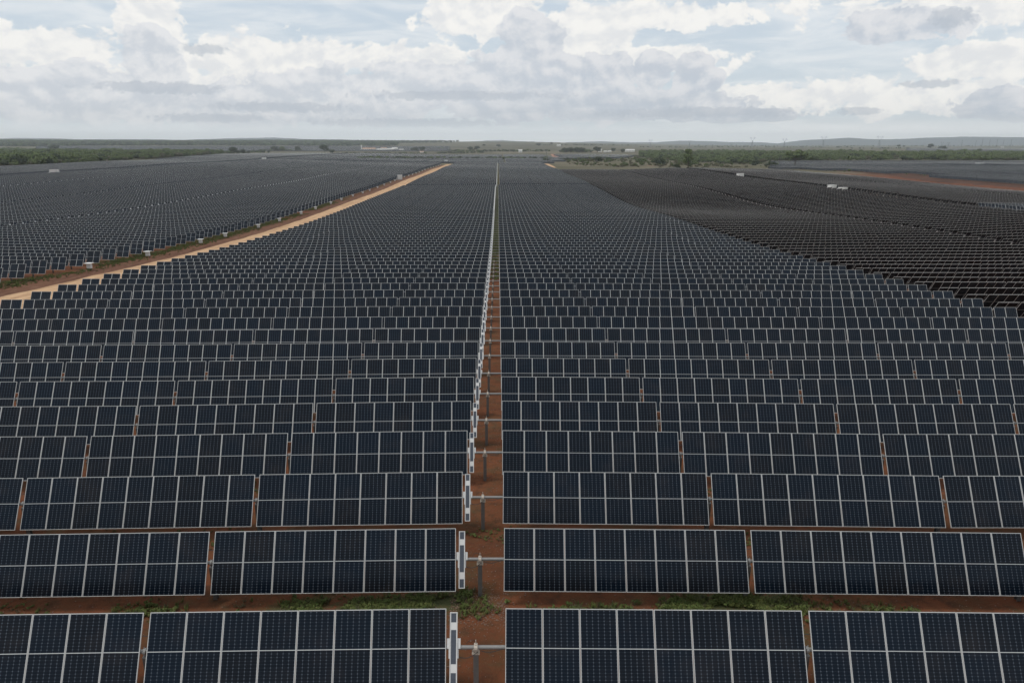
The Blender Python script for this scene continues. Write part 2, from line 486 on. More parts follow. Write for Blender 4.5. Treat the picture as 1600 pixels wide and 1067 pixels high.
def dirt(name, a, b_, c_, sx=.3, sy=.04):
    m, t, b = mat(name)
    geo = t.n('ShaderNodeNewGeometry'); mp = t.n('ShaderNodeMapping'); mp.inputs['Scale'].default_value = (sx * 3, sy * 3, 1)
    t.link(geo.outputs['Position'], mp.inputs[0])
    k = t.noise(mp.outputs[0], 1.0, 7, .65, .4); k2 = t.noise(geo.outputs['Position'], 1.2, 6, .65)
    cc = t.mix(t.ss(k, .35, .62), a, b_); cc = t.mix(t.m('MULTIPLY', t.ss(k2, .5, .75), .7), cc, c_)
    t.link(cc, b.inputs['Base Color']); b.inputs['Roughness'].default_value = .95; b.inputs['Specular IOR Level'].default_value = .1
    bp = t.n('ShaderNodeBump'); bp.inputs['Strength'].default_value = .6; bp.inputs['Distance'].default_value = .1
    t.link(t.m('ADD', k, t.m('MULTIPLY', k2, .5)), bp.inputs['Height']); t.link(bp.outputs[0], b.inputs['Normal'])
    return m
M['sand'] = dirt('sandy_road', (.40, .24, .135), (.56, .37, .22), (.25, .13, .075), .35, .02)
M['verge'] = dirt('rutted_red_verge', (.095, .042, .025), (.16, .078, .047), (.27, .165, .11), .4, .02)
M['pink'] = dirt('pink_cut_soil', (.42, .24, .17), (.30, .14, .09), (.45, .30, .24), .1, .1)
M['rust'] = dirt('bare_rust_soil', (.060, .030, .020), (.098, .046, .030), (.05, .05, .03), .04, .02)
M['pale'] = dirt('pale_track', (.40, .33, .23), (.33, .27, .18), (.28, .24, .14), .1, .1)
strip('dirt_road', [(-59.6, 30), (-59.6, 898)], 6.2, 6.2, M['sand'], .035, 'sandy yellow service road beside the central block')
strip('road_verge', [(-67.9, 30), (-67.9, 860)], 3.3, 2.9, M['verge'], .02, 'rutted red earth verge left of the sandy service road')

# ------------------------------------------------------------------ solar trackers
MW, ML, PIT, GAP = 1.134, 2.278, 1.15, .2
TUBE_H, TILT = 1.6, 60.0
WING = (8, 9, 9, 9, 8, 2)
ROWP, ROW1 = 5.0, 17.55
SHORT = {221.6: (8, 9, 9, 9)}          # blocks whose right wing is shorter
def frame_at(x, y, x2, y2=None, tilt=TILT):
    """matrix whose x runs along the tube from ground height at x to x2, y up the panel, z its normal"""
    z0, z1 = ground(x, y), ground(x2, y)
    D = Vector((x2 - x, 0, z1 - z0)).normalized()
    U = Vector((0, math.cos(R(tilt)), math.sin(R(tilt))))
    U = (U - D * U.dot(D)).normalized(); N = D.cross(U)
    c0 = Vector(((x + x2) / 2, y, (z0 + z1) / 2 + TUBE_H))
    return Matrix(((D.x, U.x, N.x, c0.x), (D.y, U.y, N.y, c0.y), (D.z, U.z, N.z, c0.z), (0, 0, 0, 1)))
def segs(xc, jog=0.0):
    """(x start, x end, module count) of each panel group of a row whose aisle is at xc"""
    out = []
    x = xc + .9 + jog
    for n in SHORT.get(xc, WING):
        out.append((x, x + n * PIT, n)); x += n * PIT + GAP
    x = xc - .9 + jog
    for n in WING:
        out.append((x - n * PIT, x, n)); x -= n * PIT + GAP
    return out
MATS = [M['panel'], M['back'], M['alu'], M['galv'], M['post'], M['white']]
def panel_box(mb, n, mx, u0=0):
    L = n * PIT / 2
    mb.box((-L + .008, -ML/2, .09), (L - .008, ML/2, .125), 2, mx, {'top': 0, 'bot': 1}, (u0, u0 + n))
# shared near meshes -------------------------------------------------
def module_frame_mesh():
    mb = MB(); w, h = MW/2, ML/2; fr, T0, T1 = .0195, .09, .127
    mb.box((-w, -h, T0), (-w + fr, h, T1), 2); mb.box((w - fr, -h, T0), (w, h, T1), 2)
    mb.box((-w + fr, -h, T0), (w - fr, -h + fr, T1), 2); mb.box((-w + fr, h - fr, T0), (w - fr, h, T1), 2)
    mb.box((-w + fr, -.0075, .095), (w - fr, .0075, .1225), 2)
    mb.quad((w - fr, -h + fr, .1), (-w + fr, -h + fr, .1), (-w + fr, h - fr, .1), (w - fr, h - fr, .1), 1, [(1, 0), (0, 0), (0, 1), (1, 1)])
    return mb
def glass_half(mb, top, off=None):
    w, h, fr = MW/2, ML/2, .0195
    y0, y1 = (.0075, h - fr) if top else (-h + fr, -.0075)
    ux0, ux1 = .5 - (w - fr) / PIT, .5 + (w - fr) / PIT
    v0, v1 = .5 + y0 / ML * .965, .5 + y1 / ML * .965
    z = .119
    # thin pane with edges
    mb.box((-w + fr, y0, z - .012), (w - fr, y1, z - .002), 1, None, {'top': None})
    mb.quad((-w + fr, y0, z), (w - fr, y0, z), (w - fr, y1, z), (-w + fr, y1, z), 0, [(ux0, v0), (ux1, v0), (ux1, v1), (ux0, v1)])
ME_FRAME = module_frame_mesh().mesh('panel_frame', MATS)
_g = MB(); glass_half(_g, True); ME_GT = _g.mesh('cell_glass_upper', MATS)
_g = MB(); glass_half(_g, False); ME_GB = _g.mesh('cell_glass_lower', MATS)
_g = module_frame_mesh(); glass_half(_g, True); glass_half(_g, False); ME_FULL = _g.mesh('solar_panel', MATS)
def hollow_post(mb, x, y, z0, z1, w=.15, mi=4):
    # H section: two flanges and a web
    mb.box((x - w/2, y - w/2, z0), (x + w/2, y - w/2 + .014, z1), mi)
    mb.box((x - w/2, y + w/2 - .014, z0), (x + w/2, y + w/2, z1), mi)
    mb.box((x - .007, y - w/2 + .014, z0), (x + .007, y + w/2 - .014, z1), mi)
def post_mesh():
    mb = MB(); hollow_post(mb, 0, 0, -.4 - TUBE_H, -.17, .16)
    return mb.mesh('post', [M['post']] * 5)
def bearing_mesh():
    mb = MB()
    mb.box((-.12, -.11, -.19), (.12, .11, -.155), 0)
    for sx in (-1, 1):
        for sy in (-1, 1):
            mb.box((sx*.1-.016, sy*.085-.016, -.155), (sx*.1+.016, sy*.085+.016, -.13), 0)
    mb.box((-.035, -.085, -.155), (.035, .085, -.06), 0)
    mb.tube((-.055, 0, 0), (.055, 0, 0), .118, n=14, mi=0)
    mb.tube((0, 0, .1), (0, 0, .135), .06, .055, n=8, mi=0)
    mb.tube((0, 0, .135), (0, 0, .27), .014, n=6, mi=0)
    for s_ in (-1, 1):
        mb.box((s_*.075-.012, -.09, -.14), (s_*.075+.012, .09, -.02), 0)
    return mb.mesh('bearing', [M['bolt']])
ME_POST, ME_BEAR = post_mesh(), bearing_mesh()
def small_bearing_mesh():
    mb = MB()
    for s_ in (-1, 1):
        mb.tube((s_*.02, 0, -.17), (s_*.05, .07, .1), .018, n=5); mb.tube((s_*.02, 0, -.17), (s_*.05, -.07, .1), .018, n=5)
    mb.tube((-.04, 0, 0), (.04, 0, 0), .10, n=10); mb.box((-.08, -.09, -.2), (.08, .09, -.165), 0)
    return mb.mesh('gap_bearing', [M['galv']])
ME_SBEAR = small_bearing_mesh()
# controller strip: slim white framed module with three cell fields
M['strip_cell'] = None
def strip_cell_mat():
    m, t, b = mat('controller_cells')
    tc = t.n('ShaderNodeTexCoord'); s = t.n('ShaderNodeSeparateXYZ'); t.link(tc.outputs['Object'], s.inputs[0])
    f = t.m('FRACT', t.m('MULTIPLY', s.outputs[1], 28.0))
    t.link(t.mix(t.ss(f, .78, .9), (.045, .055, .075), (.13, .14, .16)), b.inputs['Base Color'])
    b.inputs['Roughness'].default_value = .25
    return m
M['strip_cell'] = strip_cell_mat()
def ctrl_frame():
    mb = MB()
    mb.box((-.115, -1.03, .09), (.115, 1.03, .115), 0)
    for a, b_ in ((-.115, -.098), (.098, .115)): mb.box((a, -1.03, .115), (b_, 1.03, .13), 0)
    for a, b_ in ((-1.03, -1.01), (1.01, 1.03)): mb.box((-.098, a, .115), (.098, b_, .13), 0)
    return mb.mesh('controller_frame', [M['white']])
def ctrl_cells(y0, y1):
    mb = MB(); mb.box((-.078, y0, .1155), (.078, y1, .121), 0)
    return mb.mesh('controller_cells', [M['strip_cell']])
def ctrl_box():
    mb = MB(); mb.box((-.21, -.02, -.02), (.21, .26, .085), 0); mb.box((-.15, -.30, -.02), (.15, -.02, .085), 0)
    for x in (-.18, .18):
        for y in (.02, .22): mb.box((x-.012, y-.012, .085), (x+.012, y+.012, .092), 0)
    return mb.mesh('controller_box', [M['white']])
ME_CF, ME_CB = ctrl_frame(), ctrl_box()
ME_CC = [ctrl_cells(-1.0, -.70), ctrl_cells(-.45, .52), ctrl_cells(.74, 1.0)]
_w = MB(); _w.box((-.115, -1.03, .09), (.115, 1.03, .125), 1); _w.box((-.078, -.45, .1251), (.078, .52, .128), 0); _w.box((-.078, -1.0, .1251), (.078, -.7, .128), 0); _w.box((-.078, .74, .1251), (.078, 1.0, .128), 0)
_w.box((-.21, -.3, 0), (.21, .26, .085), 1)
ME_CFAR = _w.mesh('controller_strip', [M['strip_cell'], M['white']])
def cable_mesh():
    mb = MB()
    def run(pts, r=.011):
        for a, b_ in zip(pts, pts[1:]): mb.tube(a, b_, r, n=5)
    run([(.15 + .14*k, -.09, -.05 - .06*math.sin(k*.9)) for k in range(6)])
    run([(-.75 + .09*k, -.12, -.08 - .22*math.sin(math.pi*k/9)) for k in range(10)])
    run([(-.3 + .05*k, .02, .1 + .16*math.sin(math.pi*k/7)) for k in range(8)], .007)
    return mb.mesh('cable', [M['dark']])
ME_CAB = cable_mesh()
def cabgap_mesh():
    mb = MB()
    pts = [Vector((-.13 + .26*k/7, .45, .02 + .07*math.sin(math.pi*k/7))) for k in range(8)]
    for a, b_ in zip(pts, pts[1:]): mb.tube(a, b_, .011, n=5)
    return mb.mesh('jumper_cable', [M['dark']])
ME_CGAP = cabgap_mesh()

def tube_mb(mb, sg, xc, y, n=8, ox=0, oy=0, oz=0, mi=3, r=.064):
    """one torque tube following the ground from post to post"""
    xs_ = sorted({round(v, 3) for a, b_, _ in sg for v in (a - GAP/2 if a > xc else a, b_ + GAP/2 if b_ < xc else b_)} | {xc})
    for a, b_ in zip(xs_, xs_[1:]):
        mb.tube((a - ox, y - oy, ground(a, y) + TUBE_H - oz), (b_ - ox, y - oy, ground(b_, y) + TUBE_H - oz), r, n=n, mi=mi, caps=False)

def post_xs(xc):
    out = [xc]
    for sgn in (1, -1):
        x = xc + sgn * .9
        for k, n in enumerate((SHORT.get(xc, WING) if sgn > 0 else WING)[:-1]):
            x += sgn * (n * PIT + GAP/2); out.append(x); x += sgn * GAP/2
    return out

def near_tracker(xc, y, label, group, lod, tilt=TILT):
    """lod 0: panels with glass sub-parts, 1: single-mesh panels, 2: panel groups"""
    o0 = Vector((xc, y, ground(xc, y)))
    T = bpy.data.objects.new('solar_tracker', None); COL.objects.link(T); T.location = o0; T.empty_display_size = .5
    tag(T, label, 'solar tracker', group)
    Ti = Matrix.Translation(-o0)
    off = MB(); noff = 0
    for (a, b_, n) in segs(xc):
        if lod == 2:
            mx = Ti @ frame_at(a, y, b_, tilt=tilt)
            me = GROUPME[n]
            link('panel_group', me, T, mx); continue
        for k in range(n):
            xa = a + k * PIT
            base = frame_at(a, y, b_, tilt=tilt)
            lx = (k - (n - 1) / 2) * PIT
            mx = Ti @ base @ Matrix.Translation((lx, 0, 0)) @ Matrix.Rotation(random.gauss(0, .0018), 4, 'X') @ Matrix.Rotation(random.gauss(0, .0014), 4, 'Z')
            pr = project(xa + PIT/2, y, ground(xa, y) + TUBE_H)
            if not (-260 < pr[0] < 1860):
                panel_box(off, 1, mx, k); noff += 1; continue
            if lod == 0:
                p = link('solar_panel', ME_FRAME, T, mx)
                link('cell_glass', ME_GT, p); link('cell_glass', ME_GB, p)
            else:
                link('solar_panel', ME_FULL, T, mx)
    if noff:
        tag(link('outer_panels', off.mesh('outer_panels', MATS), T), kind='stuff')
    tb = MB(); tube_mb(tb, segs(xc), xc, y, 12 if lod < 2 else 6, *o0, mi=0)
    link('torque_tube', tb.mesh('torque_tube', [M['galv']], True), T)
    xps = post_xs(xc)
    if lod < 2:
        for i, px_ in enumerate(xps):
            pr = project(px_, y, ground(px_, y) + 1)
            if not (-200 < pr[0] < 1800): continue
            mx = Ti @ Matrix.Translation((px_, y, ground(px_, y) + TUBE_H))
            link('post', ME_POST, T, mx)
            link('bearing', ME_BEAR if i == 0 else ME_SBEAR, T, mx)
            if i and lod == 0: link('cable', ME_CGAP, T, Ti @ Matrix.Translation((px_, y, ground(px_, y) + TUBE_H)) @ Matrix.Rotation(R(tilt), 4, 'X'))
        if lod == 0: link('cable', ME_CAB, T, Matrix.Translation((0, 0, TUBE_H)))
    mx = Ti @ frame_at(xc - .78, y, xc - .58, tilt=tilt)
    if lod == 0:
        cs = link('controller_strip', ME_CF, T, mx)
        for me in ME_CC: link('cell_field', me, cs)
        link('controller_box', ME_CB, T, mx)
    else:
        link('controller_strip', ME_CFAR, T, mx)
    return T
GROUPME = {}
for n in set(WING):
    g_ = MB(); panel_box(g_, n, None, n * 3); GROUPME[n] = g_.mesh('panel_group', MATS)

def far_tracker_mb(mb, xc, y, tilt, o0=Vector((0, 0, 0)), detail=True, jog=0.0):
    Ti = Matrix.Translation(-o0)
    for i, (a, b_, n) in enumerate(segs(xc, jog)):
        mx = Ti @ frame_at(a, y, b_, tilt=tilt)
        if detail: panel_box(mb, n, mx, i * 10)
        else:
            L = n * PIT / 2
            P4 = [mx @ Vector(p) for p in ((-L, -ML/2, .12), (L, -ML/2, .12), (L, ML/2, .12), (-L, ML/2, .12))]
            mb.quad(*P4, 0, [(i*10, 0), (i*10 + n, 0), (i*10 + n, 1), (i*10, 1)])
            P4 = [mx @ Vector(p) for p in ((L, -ML/2, .09), (-L, -ML/2, .09), (-L, ML/2, .09), (L, ML/2, .09))]
            mb.quad(*P4, 1, [(i*10 + n, 0), (i*10, 0), (i*10, 1), (i*10 + n, 1)])
            P4 = [mx @ Vector(p) for p in ((-L, ML/2, .09), (L, ML/2, .09), (L, ML/2, .12), (-L, ML/2, .12))]
            mb.quad(*P4, 2)
    mx = Ti @ frame_at(xc - .78 + jog, y, xc - .58 + jog, tilt=tilt)
    mb.box((-.13, -1.03, .09), (.13, 1.03, .125), 5, mx)
    if detail:
        tube_mb(mb, segs(xc, jog), xc, y, 4, *o0)
        for px_ in post_xs(xc):
            g0 = ground(px_ + jog, y) - o0.z
            mb.box((px_ + jog - .07 - o0.x, y - .07 - o0.y, g0 - .3), (px_ + jog + .07 - o0.x, y + .07 - o0.y, g0 + TUBE_H), 4)

BLOCKS = [  # name, aisle x, first y, last y, tilt
    ('central block', -.68, ROW1, 898, 60.0),
    ('left block beyond the sandy road', -125.4, 72.5, 898, 60.0),
    ('right block of backs turned to the camera', 107.6, 62.5, 628, 122.0),
    ('second left block', -234.7, 222.5, 898, 60.0),
    ('second right block across the grassy track', 221.6, 202.5, 628, 122.0),
    ('third left block', -356.0, 382.5, 898, 60.0),
]
rows = []
for bi, (bn, xc, y0, y1, tl) in enumerate(BLOCKS):
    k = 0
    y = ROW1 + ROWP * math.ceil((y0 - ROW1) / ROWP - 1e-6)
    n = 0
    while y < y1:
        if not (abs(y - 402.55) < .1 and bi == 0):
            n += 1
            tt = tl + random.gauss(0, .7)
            if bi == 4 and y < 247: tt = 60.0
            rows.append((zdepth(xc * .5, y, -8), bi, n, xc, y, tt))
        y += ROWP
rows.sort()
far_mb = MB()
GNAMES = ['tracker rows of the central block', 'tracker rows of the left block', 'tracker rows with backs to the camera', 'tracker rows of the second left block',
          'tracker rows of the second right block', 'tracker rows of the third left block']
for i, (Z, bi, n, xc, y, tl) in enumerate(rows):
    bn = BLOCKS[bi][0]
    jog = .7 if (bi == 0 and y > 402) else 0.0
    label = '%s panel row of the %s' % (ordinal(n), bn)
    if bi == 0: label = 'dark solar panel row, %s from the camera in the central block' % ordinal(n)
    if i < 297:
        if bi == 0 and y < 120 or bi in (1, 2) and y < 118:
            lod = 0 if y < 49 else 1
            near_tracker(xc, y, label, GNAMES[bi], lod, tl)
        elif y < 235:
            near_tracker(xc, y, label, GNAMES[bi], 2, tl)
        else:
            mb = MB(); o0 = Vector((xc, y, ground(xc, y)))
            far_tracker_mb(mb, xc, y, tl, o0, True, jog)
            o = link('solar_tracker', mb.mesh('solar_tracker', MATS), None, None, o0)
            tag(o, label, 'solar tracker', GNAMES[bi])
    else:
        far_tracker_mb(far_mb, xc, y, tl, detail=False, jog=jog)
def field(x0, x1, y0, y1, tilt=60.0, pitch=5.0, clip=None, brk=(107.3, 3.0), mb=far_mb):
    """rows of a far field; clip(x, y) says whether a group stands there"""
    y = y0
    while y < y1:
        x = x0; i = 0
        while x < x1:
            w = 9 * PIT * 2 + GAP
            xm = x + w / 2
            if clip is None or clip(xm, y):
                mx = frame_at(x, y, x + w, tilt=tilt)
                L = w / 2
                P4 = [mx @ Vector(p) for p in ((-L, -ML/2, .12), (L, -ML/2, .12), (L, ML/2, .12), (-L, ML/2, .12))]
                mb.quad(*P4, 0, [(i*20, 0), (i*20 + 18, 0), (i*20 + 18, 1), (i*20, 1)])
                P4 = [mx @ Vector(p) for p in ((L, -ML/2, .09), (-L, -ML/2, .09), (-L, ML/2, .09), (L, ML/2, .09))]
                mb.quad(*P4, 1, [(i*20+18, 0), (i*20, 0), (i*20, 1), (i*20+18, 1)])
            i += 1
            x += w + GAP + (brk[1] if i % 5 == 0 else 0)
        y += pitch
# beyond the cross road, behind the central and left blocks
def pix_clip(lo, hi):
    def f(x, y):
        p = project(x, y, ground(x, y))
        return p is not None and lo(p[0]) >= p[1] >= hi(p[0])
    return f
def lin(*pts):
    def f(x):
        if x <= pts[0][0]: return pts[0][1]
        for (a, b_), (c_, d) in zip(pts, pts[1:]):
            if x <= c_: return b_ + (d - b_) * (x - a) / (c_ - a)
        return pts[-1][1]
    return f
ledge = lin((-200, 275), (0, 262.5), (100, 259), (200, 252), (345, 241), (420, 239.5), (900, 239))
field(-640, 85, 925, 1500, clip=lambda x, y: (lambda p: p[1] > ledge(p[0]) and p[0] < 872 and not (abs(x + 300) < 7) and not (1100 < y < 1112) and p[0] > -150)(project(x, y, ground(x, y) + 2.3)))
field(-560, -410, 560, 915, clip=lambda x, y: (lambda p: p[1] > ledge(p[0]) + .5 and -150 < p[0])(project(x, y, ground(x, y) + 2.3)))
# small field right of the pink track
field(95, 330, 1130, 1480, clip=lambda x, y: (lambda p: 872 < p[0] < 1010 - (p[1] - 239) * 6)(project(x, y, ground(x, y) + 2.3)))
# right hand field beyond the rust coloured gully
gul_top = lin((1240, 262), (1320, 264.5), (1430, 269.5), (1500, 277), (1600, 285), (1800, 300))
field(290, 1000, 296, 1000, clip=lambda x, y: (lambda p: 1215 < p[0] < 1760 and p[1] < gul_top(p[0]) and p[1] > 251.5 and not (p[0] > 1440 and abs(p[1] - 257 - (p[0]-1440)*.012) < .7))(project(x, y, ground(x, y) + 2.3)))
# pale far field on the rise at the left, and far fields on the right
field(-1900, -150, 2150, 3100, 60, 9.0, clip=lambda x, y: (lambda p: 60 < p[0] < 700 and 236 > p[1] > 228.5)(project(x, y, ground(x, y) + 2.3)))
field(900, 2300, 2150, 3000, 60, 9.0, clip=lambda x, y: (lambda p: 1420 < p[0] < 1640 and 236 > p[1] > 231)(project(x, y, ground(x, y) + 2.3)))
fo = link('solar_tracker_field', far_mb.mesh('solar_tracker_field', MATS))
tag(fo, 'far rows of solar panels merging into grey fields near the horizon', 'solar field', 'distant tracker rows', 'stuff')

# gully and far tracks
strip('bare_soil_strip', [at(1315, 265.5), at(1400, 271), at(1450, 276), at(1500, 283), at(1560, 287), at(1640, 292)], 30, 22, M['rust'], .05, 'strip of bare rust coloured soil between the right fields', 4, 9)
strip('dirt_track', [at(864, 241), at(868, 245), at(873, 249), at(876, 252)], 6, 6, M['pink'], .06, 'pink earth track running to the horizon right of centre', 8)
strip('earth_patch', [at(853, 256.2), at(864, 262.5)], 3.5, 3.5, M['sand'], .07, 'short sandy track at the far corner of the central block', 8)
strip('pale_road', [at(770, 238.4), at(870, 238.2), at(960, 237.4)], 22, 22, M['pale'], .06, 'pale road crossing behind the far central field', 15)
strip('grassy_track', [(165.8, 200), (165.8, 630)], 2.8, 2.2, M['pale'], .03, 'pale grassy track between the two right blocks', 4)
strip('cross_road', [(-300, 908), (58, 908)], 5, 5, M['pale'], .04, 'pale road across the far end of the central block', 8)
strip('earth_mound_base', [at(1011, 259), at(1022, 259)], 4, 4, M['pink'], .08, 'patch of bare pink earth beside the scrub', 4)

# ------------------------------------------------------------------ roadside cabinets
def cabinet_meshes():
    b = MB(); b.box((-.42, -.28, .55), (.42, .28, 1.45), 0); b.box((-.38, -.292, .6), (-.01, -.28, 1.4), 0); b.box((.01, -.292, .6), (.38, -.28, 1.4), 0)
    l = MB(); l.box((-.72, -.62, 1.56), (.72, .62, 1.61), 0); l.box((-.72, -.62, 1.52), (.72, -.60, 1.56), 0)
    for sx in (-.36, .36): l.box((sx-.02, -.02, 1.45), (sx+.02, .02, 1.56), 0)
    p = MB()
    for sx in (-.3, .3): p.box((sx-.05, -.05, -.3), (sx+.05, .05, .55), 0)
    return b.mesh('cabinet_body', [M['white']]), l.mesh('sun_shade', [M['lid']]), p.mesh('cabinet_leg', [M['dark']])
CB, CL, CP = cabinet_meshes()
def cabinet(x, y, label, group, rz=0, big=True):
    T = bpy.data.objects.new('inverter_cabinet', None); COL.objects.link(T); T.location = (x, y, ground(x, y)); T.rotation_euler.z = rz; T.scale = (.84, .84, .84)
    tag(T, label, 'cabinet', group)
    link('cabinet_body', CB, T); link('sun_shade', CL, T); link('stand', CP, T)
    return T
k = 0
for y in [ROW1 + 5*j - 1.6 for j in (20, 24, 29, 32, 37, 41, 46, 50, 55, 59, 64, 69, 73, 78, 83, 88, 92, 97, 102, 107, 112, 117, 122, 127, 132, 138, 144, 150, 156, 162, 168)]:
    if y > 88:
        k += 1
        cabinet(-70.0, y, 'white cabinet on the red verge, %s along the sandy road' % ordinal(k), 'white cabinets along the sandy road', R(random.uniform(-6, 6)))
k = 0
for y in [ROW1 + 5*j + 2.4 for j in range(25, 100, 3)]:
    k += 1
    cabinet(-125.6, y, 'small white cabinet, %s along the left block aisle' % ordinal(k), 'white cabinets in the aisle of the left block')
k = 0
for y in [ROW1 + 5*j + 2.4 for j in range(72, 172, 6)]:
    k += 1
    cabinet(-295.0, y, 'white cabinet along the far left access lane, %s from the front' % ordinal(k), 'white cabinets along the far left lane')
k = 0
for px_, py_ in ((1537, 327), (1471.8, 320), (1427, 316), (1378.5, 310.5), (1336.5, 306), (1269, 296.5), (1240, 291.5), (1215.5, 287.5), (1172, 281.5), (1137, 277.5), (1124, 275.5), (1110.5, 273.2), (1097, 270.8), (1087, 269), (1075, 267)):
    k += 1
    cabinet(164.0, yof(px_, 164.0), 'white cabinet beside the grassy track, %s from the front' % ordinal(k), 'white cabinets along the grassy track')

def station(px_, py_, w, label, rz=0, h=3.0, dome=False, xy=None):
    p = at(px_, py_) if xy is None else Vector((xy[0], xy[1], ground(*xy)))
    T = bpy.data.objects.new('inverter_station', None); COL.objects.link(T); T.location = p; T.rotation_euler.z = rz
    tag(T, label, 'inverter station', 'white inverter stations')
    b = MB(); b.box((-w/2, -1.3, -.6), (w/2, 1.3, .35), 0); link('plinth', b.mesh('plinth', [M['concrete']]), T)
    b = MB(); b.box((-w/2+.1, -1.2, .35), (w/2-.1, 1.2, h), 0)
    for k in range(int(w / .6)): b.box((-w/2+.2+k*.6, -1.23, .5), (-w/2+.45+k*.6, -1.2, h-.2), 0)
    link('housing', b.mesh('housing', [M['white']]), T)
    b = MB(); b.box((-w/2, -1.35, h), (w/2, 1.35, h+.12), 0); link('roof', b.mesh('roof', [M['lid']]), T)
    b = MB(); b.box((w*.1, -1.26, .5), (w*.1+.9, -1.232, 2.4), 0); link('door', b.mesh('door', [M['alu']]), T)
    b = MB(); b.box((-w/2-1.6, -.8, -.3), (-w/2-.2, .8, 1.9), 0)
    for k in range(5): b.box((-w/2-1.75, -.75+k*.32, .4), (-w/2-1.6, -.65+k*.32, 1.7), 0)
    link('transformer', b.mesh('transformer', [M['white']]), T)
    return T
station(0, 0, 3.4, 'white inverter station on the red verge halfway along the sandy road', .2, 3.2, xy=(-69.8, yof(625, -69.8)))
station(0, 0, 4.2, 'small white inverter station at the far end of the sandy road', 0, 4.2, xy=(-69.8, yof(697, -69.8)))
station(0, 0, 5.4, 'wide white inverter station in the lane at the far left', .1, 3.6, xy=(-295, yof(86, -295)))
station(413, 251, 5, 'small white inverter station beyond the left block', 0, 3.4)
station(0, 0, 4.4, 'white inverter station beside the far part of the grassy track', .2, 3.3, xy=(165.6, yof(1156, 165.6)))
station(0, 0, 3.6, 'white station left of the pair on the grassy track', .3, 2.8, xy=(165.6, yof(1299, 165.6)))
station(0, 0, 3.6, 'white station right of the pair on the grassy track', .1, 2.3, xy=(165.6, yof(1316, 165.6)))
station(1530, 259.5, 8, 'low white inverter station in the farthest right field', 0, 2.8)
station(592, 249.5, 5, 'tiny white inverter station beyond the left block near the cross lane', 0, 3)
station(613, 245, 6, 'tiny pale inverter station below the farm buildings', 0, 3)

# ------------------------------------------------------------------ vegetation
def leaf_mat(name, a, b_, cc):
    m, t, b = mat(name)
    oi = t.n('ShaderNodeObjectInfo'); geo = t.n('ShaderNodeNewGeometry')
    n_ = t.noise(geo.outputs['Position'], .35, 3, .6)
    k = t.mix(t.ss(n_, .3, .7), a, b_)
    k = t.mix(t.m('MULTIPLY', geo.outputs['Random Per Island'], .7), k, cc)
    t.link(k, b.inputs['Base Color']); b.inputs['Roughness'].default_value = .8; b.inputs['Specular IOR Level'].default_value = .2
    return m
M['leaf'] = leaf_mat('scrub_leaves', (.054, .098, .026), (.10, .14, .045), (.15, .165, .065))
M['leafdark'] = leaf_mat('dark_leaves', (.026, .042, .017), (.040, .058, .023), (.06, .072, .032))
M['leafdry'] = leaf_mat('dry_scrub_leaves', (.10, .10, .052), (.135, .12, .07), (.09, .088, .045))
M['bark'] = simple('bark', (.12, .09, .065), .9, 0, .3, 4)
M['grassm'] = leaf_mat('grass_blades', (.055, .090, .020), (.09, .125, .035), (.17, .16, .055))
def crown_mb(mb, rng, R0, H, z0, nc, nl, leaf, flat=.7, lobes=None):
    """leaf clumps spread through a lumpy crown"""
    lobes = lobes or [(rng.uniform(-.55, .55) * R0, rng.uniform(-.55, .55) * R0, z0 + H * rng.uniform(.35, .8), R0 * rng.uniform(.35, .6)) for _ in range(nc)]
    for (lx, ly, lz, lr) in lobes:
        for _ in range(nl):
            d = Vector((rng.gauss(0, 1), rng.gauss(0, 1), rng.gauss(0, 1))).normalized() * lr * (rng.uniform(.35, 1.05) ** .6)
            p = Vector((lx + d.x, ly + d.y, lz + d.z * flat))
            if p.z < z0: p.z = z0 + rng.uniform(0, .3)
            nrm = (d.normalized() + Vector((rng.gauss(0, .5), rng.gauss(0, .5), rng.gauss(0, .5) + .3))).normalized()
            a = nrm.orthogonal().normalized(); a.rotate(Matrix.Rotation(rng.uniform(0, 6.28), 3, nrm)); b_ = nrm.cross(a)
            s = leaf * rng.uniform(.6, 1.4)
            mb.quad(p - a*s - b_*s*.5, p + a*s*.3 - b_*s, p + a*s + b_*s*.4, p - a*s*.4 + b_*s)
